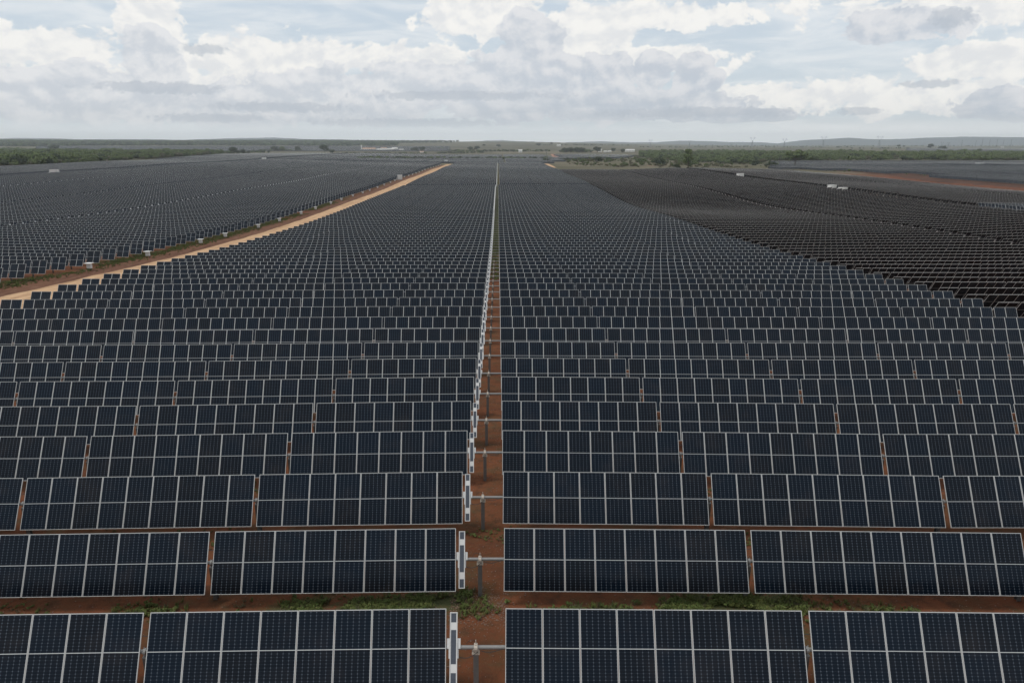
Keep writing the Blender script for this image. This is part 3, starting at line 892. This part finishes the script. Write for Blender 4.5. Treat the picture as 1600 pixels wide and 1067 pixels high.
def scatter(name, pts, protos, label, cat, leafm=None, kind='stuff'):
    """many plants as one object: geometry nodes put the shared plant meshes on points"""
    me = bpy.data.meshes.new(name); me.from_pydata([p[:3] for p in pts], [], [])
    for an, tp, vals in (('sc', 'FLOAT', [p[3] for p in pts]), ('rz', 'FLOAT', [random.uniform(0, 6.28) for p in pts]), ('ix', 'INT', [random.randrange(len(protos)) for p in pts])):
        a = me.attributes.new(an, tp, 'POINT'); a.data.foreach_set('value', vals)
    o = link(name, me)
    ng = bpy.data.node_groups.new(name + '_nodes', 'GeometryNodeTree')
    ng.interface.new_socket('Geometry', in_out='INPUT', socket_type='NodeSocketGeometry')
    ng.interface.new_socket('Geometry', in_out='OUTPUT', socket_type='NodeSocketGeometry')
    N, L = ng.nodes, ng.links
    gi, go = N.new('NodeGroupInput'), N.new('NodeGroupOutput')
    def attr(nm, tp):
        a = N.new('GeometryNodeInputNamedAttribute'); a.data_type = tp; a.inputs['Name'].default_value = nm; return a.outputs['Attribute']
    g2 = N.new('GeometryNodeGeometryToInstance')
    for pr in protos:
        oi = N.new('GeometryNodeObjectInfo'); oi.inputs['Object'].default_value = pr; oi.inputs['As Instance'].default_value = True
        L.new(oi.outputs['Geometry'], g2.inputs[0])
    ip = N.new('GeometryNodeInstanceOnPoints'); ip.inputs['Pick Instance'].default_value = True
    j = N.new('GeometryNodeJoinGeometry')
    for nd in [n for n in N if n.bl_idname == 'GeometryNodeObjectInfo']: L.new(nd.outputs['Geometry'], j.inputs[0])
    N.remove(g2)
    m2p = N.new('GeometryNodeMeshToPoints')
    L.new(gi.outputs[0], m2p.inputs[0]); L.new(m2p.outputs[0], ip.inputs['Points']); L.new(j.outputs[0], ip.inputs['Instance'])
    L.new(attr('ix', 'INT'), ip.inputs['Instance Index']); L.new(attr('sc', 'FLOAT'), ip.inputs['Scale'])
    cx = N.new('ShaderNodeCombineXYZ'); L.new(attr('rz', 'FLOAT'), cx.inputs[2]); L.new(cx.outputs[0], ip.inputs['Rotation'])
    L.new(ip.outputs[0], go.inputs[0])
    md = o.modifiers.new('scatter', 'NODES'); md.node_group = ng
    tag(o, label, cat, None, kind)
    return o
def proto(name, mb, mats):
    return bpy.data.objects.new(name, mb.mesh(name, mats))     # not linked: only the scatter uses it
rng = random.Random(11)
def bush_proto(mt, R0, H, nl=110, leaf=.36, nc=8):
    mb = MB(); crown_mb(mb, rng, R0, H, .1, nc, nl, leaf); return proto('bush', mb, [mt])
BUSH = [bush_proto(M['leaf'], rng.uniform(2.6, 4), rng.uniform(3.5, 5.5)) for _ in range(5)] + [bush_proto(M['leafdark'], 3, 4.2)] + [bush_proto(M['leafdry'], 3, 3.5)]
def region(hi, lo, x0, x1, n, scl, margin=0):
    """random ground points whose picture lies between two boundary lines"""
    pts = []
    P0 = [at(x0 + (x1 - x0) * k / 12, lo(x0 + (x1 - x0) * k / 12)) for k in range(13)] + [at(x0 + (x1 - x0) * k / 12, hi(x0 + (x1 - x0) * k / 12)) for k in range(13)]
    bx0, bx1 = min(p.x for p in P0), max(p.x for p in P0); by0, by1 = min(p.y for p in P0), max(p.y for p in P0)
    tries = 0
    while len(pts) < n and tries < n * 12:
        tries += 1
        x, y = rng.uniform(bx0, bx1), rng.uniform(by0, by1)
        z = ground(x, y); p = project(x, y, z)
        if x0 < p[0] < x1 and hi(p[0]) < p[1] < lo(p[0]):
            v = mnoise.noise(Vector((x * .012, y * .012, 1)))
            if v < -.32: continue
            pts.append((x, y, z - .2, scl * rng.choice((.5, .7, .8, 1.0, 1.3)) * rng.uniform(.8, 1.15) * (1 + .35 * v)))
    return pts
# left scrub
lw = region(lin((-160, 234.5), (60, 237), (200, 240), (345, 240.8)), lin((-160, 272), (0, 261.8), (100, 258.5), (200, 251.5), (345, 242)), -160, 345, 12000, 1.45)
scatter('scrub_woodland', lw, BUSH, 'dense green scrub beyond the left solar blocks', 'scrub')
# right scrub
rw = region(lin((998, 240), (1100, 239.5), (1300, 240.5), (1600, 241.5), (1760, 241.5)), lin((985, 243), (1040, 252), (1100, 256), (1185, 257), (1200, 251.5), (1600, 251), (1760, 252)), 999, 1760, 9500, 1.3)
scatter('scrub_woodland', rw, BUSH, 'dense green scrub beyond the right solar blocks', 'scrub')
# loose dry bush on the waste ground right of centre
dry = region(lin((880, 247), (940, 243), (1230, 250)), lin((880, 256), (940, 262), (1050, 262.5), (1230, 262.5)), 885, 1235, 900, .55)
scatter('dry_bush', dry, [BUSH[6], BUSH[0], BUSH[6]], 'loose dry bushes on the waste ground right of centre', 'scrub')
gb = region(lin((1250, 260), (1330, 264)), lin((1250, 265), (1330, 270)), 1240, 1330, 50, .45)
gb += region(lin((1330, 264), (1420, 268.5)), lin((1330, 266.5), (1420, 270.8)), 1330, 1425, 40, .25)
gb += region(lin((1330, 265.5), (1430, 271), (1500, 278), (1600, 286)), lin((1330, 268.5), (1430, 274), (1500, 281.5), (1600, 288.5)), 1330, 1640, 130, .22)
scatter('gully_bush', gb, [BUSH[6], BUSH[0]], 'low bushes along the edge of the rust coloured strip', 'scrub')
# far forest on the rise at the left
def far_proto(mt):
    mb = MB(); crown_mb(mb, rng, 7, 8, .2, 5, 26, 1.8); return proto('far_tree', mb, [mt])
FT = [far_proto(M['leaf']), far_proto(M['leafdark']), far_proto(M['leafdark'])]
ffp = []
while len(ffp) < 9000:
    a = R(rng.uniform(-41, -3.2)); d = rng.uniform(3350, 5300)
    if math.degrees(a) > -8 and d < 4200: continue
    if math.degrees(a) > -11 and rng.random() < (math.degrees(a) + 11) / 8.0: continue
    x, y = d * math.sin(a), d * math.cos(a)
    if rng.random() < .35 and mnoise.noise(Vector((x * .002, y * .002, 4))) > .1: continue
    ffp.append((x, y, ground(x, y), rng.uniform(.8, 1.3)))
scatter('distant_forest', ffp, FT, 'dark band of forest along the left horizon', 'forest')
# thin hedgerows far out on the plain
hp = []
for (x0, y0, x1, y1, n, sc_) in ((395, 236.5, 480, 236, 60, .55), (640, 233.5, 700, 233, 40, .5), (700, 236.8, 860, 236.5, 120, .5), (690, 240, 760, 238.8, 60, .35), (875, 238, 925, 238, 70, .7),
                                 (900, 227.5, 1000, 227.6, 30, .6), (1000, 230.5, 1330, 230.8, 120, .55), (1090, 228.5, 1600, 228.8, 160, .6), (1330, 233, 1420, 232.5, 30, .5),
                                 (840, 227, 960, 226.8, 50, .5), (520, 240.3, 700, 239.9, 80, .3), (860, 250, 930, 250, 30, .3), (440, 234, 560, 234.6, 40, .4), (350, 240, 420, 239, 40, .5),
                                 (560, 249.3, 860, 249.5, 260, .42)):
    for k in range(n):
        u = rng.random(); p = at(x0 + (x1-x0)*u, y0 + (y1-y0)*u + rng.uniform(-.5, .5))
        hp.append((p.x, p.y, p.z, sc_ * rng.uniform(.5, 1.3)))
scatter('hedgerow', hp, [FT[1], FT[2], FT[0]], 'dark hedgerows and bush lines scattered over the far plain', 'hedgerow')

# single trees
def tree_meshes(kind, seed):
    r = random.Random(seed)
    tr, cr = MB(), MB()
    if kind == 'tall':
        H = 10.0
        tr.tube((0, 0, -.5), (.1, 0, 4.5), .28, .18, 8); tr.tube((.1, 0, 4.5), (.2, .1, 8.6), .18, .06, 6)
        lobes = []
        for k in range(16):
            h = r.uniform(1.8, 9.2); w = 2.5 * (1 - abs(h - 5) / 8.0)
            an = r.uniform(0, 6.28); q = Vector((math.cos(an) * w, math.sin(an) * w * .8, h))
            tr.tube((.1, 0, h * .75), q, .07, .03, 5, caps=False)
            lobes.append((q.x, q.y, q.z, r.uniform(.9, 1.5)))
        lobes += [(.2, .1, 9.2, .9), (.3, 0, 7.6, 1.4), (-.3, 0, 5.5, 1.6)]
        crown_mb(cr, r, 3, H, .6, 0, 150, .26, .85, lobes)
    elif kind == 'round':
        tr.tube((0, 0, -.5), (0, 0, 2.4), .35, .25, 8)
        lobes = []
        for k in range(12):
            an = r.uniform(0, 6.28); w = r.uniform(.6, 2.6); q = Vector((math.cos(an) * w, math.sin(an) * w, r.uniform(2.6, 5.6)))
            tr.tube((0, 0, 2.3), q, .13, .05, 5, caps=False); lobes.append((q.x, q.y, q.z, r.uniform(1.1, 1.7)))
        crown_mb(cr, r, 3, 7, 1.2, 0, 130, .3, .85, lobes)
    elif kind == 'umbrella':
        tr.tube((0, 0, -.5), (.15, 0, 3.0), .25, .18, 8)
        lobes = []
        for k in range(14):
            an = k * 2.4; w = r.uniform(.5, 3.0); q = Vector((math.cos(an) * w, math.sin(an) * w, r.uniform(4.6, 7.0) - w * .25))
            tr.tube((.15, 0, 3.0), q, .11, .04, 5, caps=False); lobes.append((q.x, q.y, q.z, r.uniform(1.0, 1.5)))
        crown_mb(cr, r, 3, 7, 3.0, 0, 150, .28, .7, lobes)
    else:  # low bush
        tr.tube((0, 0, -.3), (0, 0, 1.2), .18, .12, 6)
        lobes = []
        for k in range(9):
            an = r.uniform(0, 6.28); w = r.uniform(.3, 2.2); q = Vector((math.cos(an) * w, math.sin(an) * w, r.uniform(.8, 2.4)))
            tr.tube((0, 0, .6), q, .07, .03, 5, caps=False); lobes.append((q.x, q.y, q.z, r.uniform(.9, 1.4)))
        crown_mb(cr, r, 3, 3, .2, 0, 110, .26, .8, lobes)
    return tr.mesh('trunk', [M['bark']]), cr
TRE = {}
for kd in ('tall', 'round', 'umbrella', 'low'):
    for lm in ('leaf', 'leafdark'):
        tm, cm = tree_meshes(kd, 5)
        TRE[kd, lm] = (tm, cm.mesh('crown', [M[lm]]))
HT = {'tall': 10.2, 'round': 6.8, 'umbrella': 7.6, 'low': 3.4}
def tree(px_, py_, hpx, kind, lm, label, wide=1.0, name=None, group=None):
    p = at(px_, py_)
    Z = zdepth(*p); s = hpx * Z / FPX / HT[kind]
    T = bpy.data.objects.new(name or ('bush' if kind == 'low' else 'tree'), None); COL.objects.link(T)
    T.location = p; T.rotation_euler.z = rng.uniform(0, 6.28); T.scale = (s * wide, s * wide, s)
    tag(T, label, 'bush' if kind == 'low' else 'tree', group)
    link('trunk', TRE[kind, lm][0], T); link('crown', TRE[kind, lm][1], T)
G1 = 'trees scattered over the plain'
for a in [
    (1075, 262.5, 29, 'tall', 'leaf', 'tall leafy tree standing in front of the right scrub', 1.0),
    (1242, 262, 27, 'umbrella', 'leaf', 'tree with bare trunk and rounded crown at the edge of the right field', 1.15),
    (507, 238.5, 12, 'round', 'leafdark', 'dark round tree left of the white tower', 1.1),
    (518, 239, 5.5, 'low', 'leafdark', 'small dark bush right of the dark round tree', 1.1),
    (86, 237.5, 11, 'round', 'leafdark', 'broad dark tree rising above the left scrub', 1.5),
    (122, 237.5, 6.5, 'round', 'leafdark', 'smaller dark tree right of the broad one above the left scrub', 1.3),
    (430, 237, 8, 'round', 'leafdark', 'wide tree clump at the right end of the left scrub', 1.5),
    (442, 237, 8, 'round', 'leaf', 'green tree beside the wide clump left of centre', 1.2),
    (465, 237, 8, 'round', 'leafdark', 'dark tree between the clump and the dark round tree', 1.1),
    (366, 241, 11, 'round', 'leafdark', 'dark tree at the tip of the left scrub', 1.2),
    (380, 241.5, 8, 'round', 'leafdark', 'smaller dark tree just past the tip of the left scrub', 1.1),
    (735, 235.5, 6, 'round', 'leafdark', 'left dark tree of the pair above the far central field', 1.6),
    (745, 235, 6.5, 'round', 'leafdark', 'right dark tree of the pair above the far central field', 1.3),
    (649, 236.5, 6, 'low', 'leafdark', 'low dark bush just right of the farm buildings', 1.3),
    (660, 236.5, 7, 'round', 'leafdark', 'round dark tree right of the farm buildings', 1.5),
    (756, 230, 4.5, 'umbrella', 'leafdark', 'tiny lone tree on the skyline above the central aisle', 1.3),
    (779, 230.5, 4.5, 'round', 'leafdark', 'tiny dark tree on the plain right above the central aisle', 1.6),
    (841, 228.5, 4.5, 'round', 'leafdark', 'tiny tree clump on the skyline right of the central aisle', 1.7),
    (862, 226.5, 4, 'round', 'leafdark', 'tiny rounded tree on the skyline left of the pink house', 1.5),
    (883, 239, 8, 'round', 'leafdark', 'first tree of the dark grove right of the earth track', 1.3),
    (892, 239, 8.5, 'round', 'leafdark', 'second tree of the dark grove right of the earth track', 1.3),
    (901, 239, 8.5, 'round', 'leafdark', 'third tree of the dark grove right of the earth track', 1.3),
    (909, 239, 8, 'round', 'leafdark', 'last tree of the dark grove right of the earth track', 1.3),
    (933, 238.5, 9, 'round', 'leafdark', 'dark tree behind the white house', 1.3),
    (958, 238, 6.5, 'round', 'leafdark', 'dark tree right of the small pale houses', 1.2),
    (973, 239, 6, 'round', 'leafdark', 'dark tree left of the white shed roof', 1.5),
    (935, 252.5, 8, 'low', 'leafdark', 'large dark bush alone on the dry grass', 1.0),
    (950, 252, 6, 'low', 'leafdark', 'smaller dark bush right of the large one on the dry grass', 1.2),
    (852, 253.5, 6, 'low', 'leafdark', 'dark bush at the far right corner of the central block', 1.2),
    (1029, 257, 10, 'low', 'leafdark', 'broad dark bush at the near edge of the right scrub', 1.2),
    (1001, 254, 7, 'low', 'leaf', 'green bush left of the broad dark bush', 1.3),
    (1057, 263, 7, 'low', 'leafdark', 'low bush at the end of the grassy track', 1.0),
    (1180, 259, 9, 'low', 'leafdark', 'narrow dark bush left of the flat wide bush', .7),
    (1206, 261, 8, 'low', 'leafdark', 'flat wide bush left of the bare trunk tree', 1.3),
    (1404, 232, 5.5, 'umbrella', 'leafdark', 'small flat topped tree on the right plain', 1.2),
    (1412, 231.5, 4, 'umbrella', 'leafdark', 'smallest flat topped tree on the right plain', 1.1),
    (1453, 233, 8, 'round', 'leafdark', 'dark round tree on the right plain left of the masts', 1.1),
    (1473, 233.5, 5.5, 'low', 'leafdark', 'low dark bush right of the round tree near the masts', 1.3),
    (1530, 238.5, 6, 'round', 'leafdark', 'dark tree rising from the far edge of the right scrub', 1.4),
]:
    tree(*a, group=G1)

# ------------------------------------------------------------------ near grass and weeds
def tuft(leafm, n, h):
    mb = MB()
    for _ in range(n):
        an = rng.uniform(0, 6.28); r0 = rng.uniform(0, .12); d = Vector((math.cos(an), math.sin(an), 0)); p = d * r0
        l = rng.uniform(.4, 1) * h; w = .012; s = Vector((-d.y, d.x, 0)) * w; tip = p + d * l * rng.uniform(.4, .9) + Vector((0, 0, l))
        mid = p + d * l * .25 + Vector((0, 0, l * .6))
        mb.quad(p - s, p + s, mid + s, mid - s); mb.tri(mid - s, mid + s, tip)
    return proto('tuft', mb, [leafm])
def weed(leafm):
    mb = MB(); crown_mb(mb, rng, .16, .22, .02, 4, 14, .035); return proto('weed', mb, [leafm])
TUF = [tuft(M['grassm'], 22, .26), tuft(M['grassm'], 16, .18), weed(M['grassm']), weed(M['grassm']), tuft(M['leafdry'], 16, .2)]
gp = []
for (cx, cy, rx, ry, w) in GRASS:
    for _ in range(int(400 * rx * ry * w)):
        x, y = cx + rng.gauss(0, .5) * rx, cy + rng.gauss(0, .5) * ry
        if mnoise.noise(Vector((x * .8, y * .8, 2))) < -.22: continue
        gp.append((x, y, ground(x, y), rng.uniform(.3, .95)))
for _ in range(6000):
    x, y = rng.uniform(-24, 24), rng.choice((21.8, 26.8, 31.8)) + rng.gauss(0, .45)
    if mnoise.noise(Vector((x * .35, y * .35, 8))) > .12: gp.append((x, y, ground(x, y), rng.uniform(.2, .6)))
for _ in range(2200):
    y = rng.uniform(105, 330); x = rng.uniform(-1.5, .2)
    gp.append((x, y, ground(x, y), rng.uniform(.6, 1.5)))
for _ in range(5000):
    y = rng.uniform(78, 330); x = rng.gauss(-72.2, 1.5)
    if mnoise.noise(Vector((x * .1, y * .06, 3))) > -.15: gp.append((x, y, ground(x, y), rng.uniform(.7, 1.8)))
scatter('grass', gp, TUF, 'patches of green grass and weeds growing between the rows', 'grass')
def stone():
    mb = MB(); P8 = [Vector((sx * rng.uniform(.6, 1), sy * rng.uniform(.6, 1), sz * rng.uniform(.5, 1))) * .03 for sz in (-1, 1) for sx, sy in ((-1,-1),(1,-1),(1,1),(-1,1))]
    for q in ((4,5,6,7),(0,1,5,4),(1,2,6,5),(2,3,7,6),(3,0,4,7)): mb.quad(*[P8[k] for k in q])
    return mb
M['stonem'] = simple('pale_stone', (.17, .105, .075), .9, 0, .35, 3)
ST = [proto('stone', stone(), [M['stonem']]) for _ in range(4)]
spn = []
for _ in range(5200):
    x, y = rng.uniform(-26, 26), rng.choice((rng.uniform(16, 50), rng.gauss(21.7, .6)))
    if rng.random() < .5: x = rng.uniform(-1.8, .4)
    spn.append((x, y, ground(x, y), rng.choice((.2, .3, .4, .55, .9))))
scatter('gravel', spn, ST, 'small stones and clods strewn over the red soil', 'gravel')

# ------------------------------------------------------------------ buildings
M['wallw'] = simple('whitewash', (.72, .70, .66), .8, 0, .08, .4)
M['tileo'] = simple('clay_roof', (.50, .30, .20), .8, 0, .15, .3)
M['roofw'] = simple('pale_sheet_roof', (.62, .60, .57), .6, 0, .12, .3)
M['winm'] = simple('dark_window', (.04, .045, .05), .3)
def house(px_, py_, wpx, hpx, label, roofm='tileo', rz=0.0, depth=.6, kind='farm_building', gable=True):
    p = at(px_, py_); Z = zdepth(*p); k = Z / FPX
    w, h = wpx * k, hpx * k; d = max(6, w * depth) if wpx < 12 else 18 * k / 2.0
    T = bpy.data.objects.new(kind, None); COL.objects.link(T); T.location = p; T.rotation_euler.z = rz
    tag(T, label, 'building')
    hw = h * (.62 if gable else .9)
    b = MB(); b.box((-w/2, -d/2, -1), (w/2, d/2, hw), 0); link('wall', b.mesh('wall', [M['wallw']]), T)
    b = MB(); o = .4
    if gable:
        A, B_ = Vector((-w/2-o, -d/2-o, hw)), Vector((w/2+o, -d/2-o, hw)); C_, D = Vector((w/2+o, d/2+o, hw)), Vector((-w/2-o, d/2+o, hw))
        E, F = Vector((-w/2-o, 0, h)), Vector((w/2+o, 0, h))
        b.quad(A, B_, F, E); b.quad(C_, D, E, F); b.tri(D, A, E); b.tri(B_, C_, F); b.quad(D, C_, B_, A)
    else: b.box((-w/2-o, -d/2-o, hw), (w/2+o, d/2+o, h), 0)
    link('roof', b.mesh('roof', [M[roofm]]), T)
    n = max(1, int(w / 7))
    for q in range(min(n, 6)):
        b = MB(); xx = -w/2 + w * (q + .5) / min(n, 6); b.box((xx - w*.03, -d/2 - .06, hw*.35), (xx + w*.03, -d/2 + .02, hw*.75), 0)
        link('window', b.mesh('window', [M['winm']]), T)
    return T
def tower(px_, py_, hpx):
    p = at(px_, py_); k = zdepth(*p) / FPX; h = hpx * k; r = .95 * k
    T = bpy.data.objects.new('water_tower', None); COL.objects.link(T); T.location = p
    tag(T, 'slender white tower at the left end of the farm buildings', 'tower')
    b = MB(); b.tube((0, 0, -1), (0, 0, h*.8), r*.85, r*.8, 12); link('shaft', b.mesh('shaft', [M['wallw']]), T)
    b = MB(); b.tube((0, 0, h*.8), (0, 0, h*.93), r*1.1, r*1.1, 12); link('tank', b.mesh('tank', [M['wallw']]), T)
    b = MB(); b.tube((0, 0, h*.93), (0, 0, h), r*1.15, .1, 12); link('roof', b.mesh('roof', [M['roofw']]), T)
tower(565, 235, 8)
for a in ((577, 235, 20, 3.6, 'long barn with clay coloured roof beside the white tower', 'tileo'),
          (597, 235.5, 16, 2.8, 'low white building in the middle of the farm', 'roofw'),
          (610, 235.3, 10, 3.0, 'pale sheet roofed shed right of the low white building', 'roofw'),
          (617, 234.8, 9, 4.0, 'white gabled barn near the right end of the farm', 'roofw'),
          (600, 233, 9, 2.2, 'small clay roofed house behind the farm buildings', 'tileo'),
          (627, 235.5, 7, 2.4, 'grey roofed shed at the right end of the farm', 'roofw'),
          (659, 238.7, 6, 2.2, 'small pale hut below the round dark tree', 'tileo'),
          (813, 238.5, 6, 4.5, 'small house on the pale road beyond the aisle', 'roofw'),
          (873, 229, 6, 2.8, 'tiny pale pink house on the skyline', 'roofw'),
          (937.5, 238, 5, 4.5, 'white house in front of the dark tree', 'roofw'),
          (946, 238.3, 5, 2.6, 'left of two small pale houses beside the white house', 'roofw'),
          (952.5, 238.3, 5, 2.6, 'right of two small pale houses beside the white house', 'roofw'),
          (984, 237.5, 14, 4.0, 'long shed with bright white sloping roof', 'roofw'),
          (1566, 231, 3.5, 2.2, 'tiny white hut among the masts at the right', 'roofw')):
    house(*a, rz=rng.uniform(-.2, .2))

# ------------------------------------------------------------------ pylons, masts, poles
M['lattice'] = simple('pylon_steel', (.20, .21, .23), .7, .1, .1)
def pylon(px_, pyb, hpx, label, width=1.0):
    p = at(px_, pyb); k = zdepth(*p) / FPX; h = hpx * k; w = h * .2 * width
    T = bpy.data.objects.new('power_pylon', None); COL.objects.link(T); T.location = p; T.rotation_euler.z = rng.uniform(-.15, .15)
    tag(T, label, 'pylon', 'power pylons on the right plain')
    r = .28 * k * .55
    b = MB(); wz = h * .62
    for sx in (-1, 1):
        for sy in (-1, 1): b.tube((sx*w*.45, sy*w*.45, -1), (sx*w*.12, sy*w*.12, wz), r, n=4)
    n = 6
    for q in range(n):
        z0, z1 = wz*q/n, wz*(q+1)/n
        a0 = w*(.45-.33*q/n); a1 = w*(.45-.33*(q+1)/n)
        for sy in (-1, 1): b.tube((-a0, sy*a0, z0), (a1, sy*a1, z1), r*.5, n=3); b.tube((a0, sy*a0, z0), (-a1, sy*a1, z1), r*.5, n=3)
    link('lattice_body', b.mesh('lattice_body', [M['lattice']]), T)
    b = MB()
    for sx in (-1, 1): b.tube((sx*w*.12, 0, wz), (sx*w*1.05, 0, h*.9), r, n=4); b.tube((sx*w*1.05, 0, h*.9), (sx*w*.85, 0, h), r*.8, n=4)
    link('head_frame', b.mesh('head_frame', [M['lattice']]), T)
    b = MB(); b.tube((-w*1.6, 0, h*.88), (w*1.6, 0, h*.88), r, n=4); b.tube((-w*1.6, 0, h*.88), (-w, 0, h*.93), r*.6, n=3); b.tube((w*1.6, 0, h*.88), (w, 0, h*.93), r*.6, n=3)
    link('crossarm', b.mesh('crossarm', [M['lattice']]), T)
pyl = ((1016, 229.5, 11, 'leftmost pylon on the skyline'), (1077, 230, 10, 'second pylon from the left on the skyline'), (1142, 230, 5, 'tiny low pylon between the left pylons'),
       (1175, 230, 15, 'tall thin pylon left of the bare trunk tree'), (1225, 230, 13, 'pylon just left of the bare trunk tree'), (1285.5, 230.5, 17, 'pylon right of the bare trunk tree'),
       (1373, 231, 18, 'tallest pylon on the right plain'), (1471, 231, 9, 'left of two short pylons near the masts'), (1481, 231, 8, 'right of two short pylons near the masts'))
for q in pyl: pylon(q[0], q[1], q[2], q[3])
def mast(px_, pyb, hpx, label, name='mast', group='masts at the right edge', mt='lattice', thick=.42, cat='mast'):
    p = at(px_, pyb); k = zdepth(*p) / FPX; h = hpx * k; r = thick * k * .5
    T = bpy.data.objects.new(name, None); COL.objects.link(T); T.location = p
    tag(T, label, cat, group)
    b = MB(); b.tube((0, 0, -1), (0, 0, h), r, r*.7, 6); link('pole', b.mesh('pole', [M[mt]]), T)
    b = MB(); b.tube((-r*3, 0, h*.94), (r*3, 0, h*.94), r*.7, n=4); link('crossarm', b.mesh('crossarm', [M[mt]]), T)
for k, (x, hh) in enumerate(((1501.5, 14), (1523, 14), (1533, 15), (1544.5, 14), (1556, 15), (1566, 14), (1578, 15))):
    mast(x, 233.5, hh, '%s mast from the left in the line at the right edge' % ordinal(k + 1))
mast(853.5, 256, 18, 'thin pale pole at the far right corner of the central block', 'pole', None, 'galv', .8, 'pole')
mast(1349, 264.5, 9, 'thin pale pole in the farthest right field', 'pole', None, 'galv', .5, 'pole')
mast(178.5, 251, 8, 'thin pale pole at the edge of the left scrub', 'pole', None, 'galv', .7, 'pole')

# ------------------------------------------------------------------ hills
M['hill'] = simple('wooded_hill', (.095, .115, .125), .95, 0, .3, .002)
def ridge(profile, dist, depth, label):
    """a hill range standing on the plain; profile gives its skyline (pixel x, pixels above the eye line)"""
    n = 160; x0, x1 = profile[0][0], profile[-1][0]; f_ = lin(*profile)
    v, f = [], []; K = 9
    for i in range(n + 1):
        px_ = x0 + (x1 - x0) * i / n
        top = f_(px_) + .35 * mnoise.noise(Vector((px_ * .05, dist, 0))) + .2 * mnoise.noise(Vector((px_ * .17, dist, 3)))
        a = (px_ - 778) / FPX * 1.04
        for j in range(K):
            u = j / (K - 1); d = dist + depth * (u - .5) * 2
            h = max(0, 1 - abs(u - .5) * 2) ** .8
            x, y = a * d, d
            g0 = ground(x, y) - 3
            ztop = CAMZ + top / FPX * y * .96
            z = g0 + (ztop - g0) * h + (8 * mnoise.noise(Vector((x * .003, y * .003, 1))) * h * (1 - h) * 4)
            v.append((x, y, z))
    for i in range(n):
        for j in range(K - 1): f.append((i*K+j, (i+1)*K+j, (i+1)*K+j+1, i*K+j+1))
    me = bpy.data.meshes.new('hills'); me.from_pydata(v, [], f); me.materials.append(M['hill']); me.polygons.foreach_set('use_smooth', [True]*len(f))
    tag(link('hills', me), label, kind='structure')
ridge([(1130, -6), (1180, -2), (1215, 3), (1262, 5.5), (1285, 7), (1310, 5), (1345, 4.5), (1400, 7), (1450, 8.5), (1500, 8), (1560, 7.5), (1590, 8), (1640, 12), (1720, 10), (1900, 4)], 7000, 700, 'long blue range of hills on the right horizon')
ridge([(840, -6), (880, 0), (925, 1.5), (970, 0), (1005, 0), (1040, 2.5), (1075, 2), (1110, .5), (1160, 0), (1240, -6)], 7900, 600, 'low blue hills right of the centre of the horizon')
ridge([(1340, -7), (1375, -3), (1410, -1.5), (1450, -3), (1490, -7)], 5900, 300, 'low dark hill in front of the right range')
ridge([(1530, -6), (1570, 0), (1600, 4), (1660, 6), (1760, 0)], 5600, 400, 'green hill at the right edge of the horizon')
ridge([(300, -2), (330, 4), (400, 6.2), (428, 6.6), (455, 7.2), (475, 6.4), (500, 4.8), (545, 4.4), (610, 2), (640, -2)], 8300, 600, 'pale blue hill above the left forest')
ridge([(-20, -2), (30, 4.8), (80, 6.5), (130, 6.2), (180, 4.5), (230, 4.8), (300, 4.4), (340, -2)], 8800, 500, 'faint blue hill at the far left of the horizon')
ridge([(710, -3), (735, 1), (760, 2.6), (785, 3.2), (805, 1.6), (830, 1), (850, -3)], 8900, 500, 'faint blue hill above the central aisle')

# ------------------------------------------------------------------ haze
hz = MB(); hz.box((-9600, -1600, -30), (9600, 9700, 120), 0)
hm = bpy.data.materials.new('haze_air'); hm.use_nodes = True
tn = hm.node_tree; tn.nodes.clear()
pvn = tn.nodes.new('ShaderNodeVolumePrincipled'); pvn.inputs['Color'].default_value = (.93, .97, 1.0, 1); pvn.inputs['Density'].default_value = 1.1e-4; pvn.inputs['Anisotropy'].default_value = .85
on = tn.nodes.new('ShaderNodeOutputMaterial'); tn.links.new(pvn.outputs[0], on.inputs['Volume'])
ho = link('haze', hz.mesh('haze', [hm])); tag(ho, 'pale blue haze over the plain', kind='stuff')
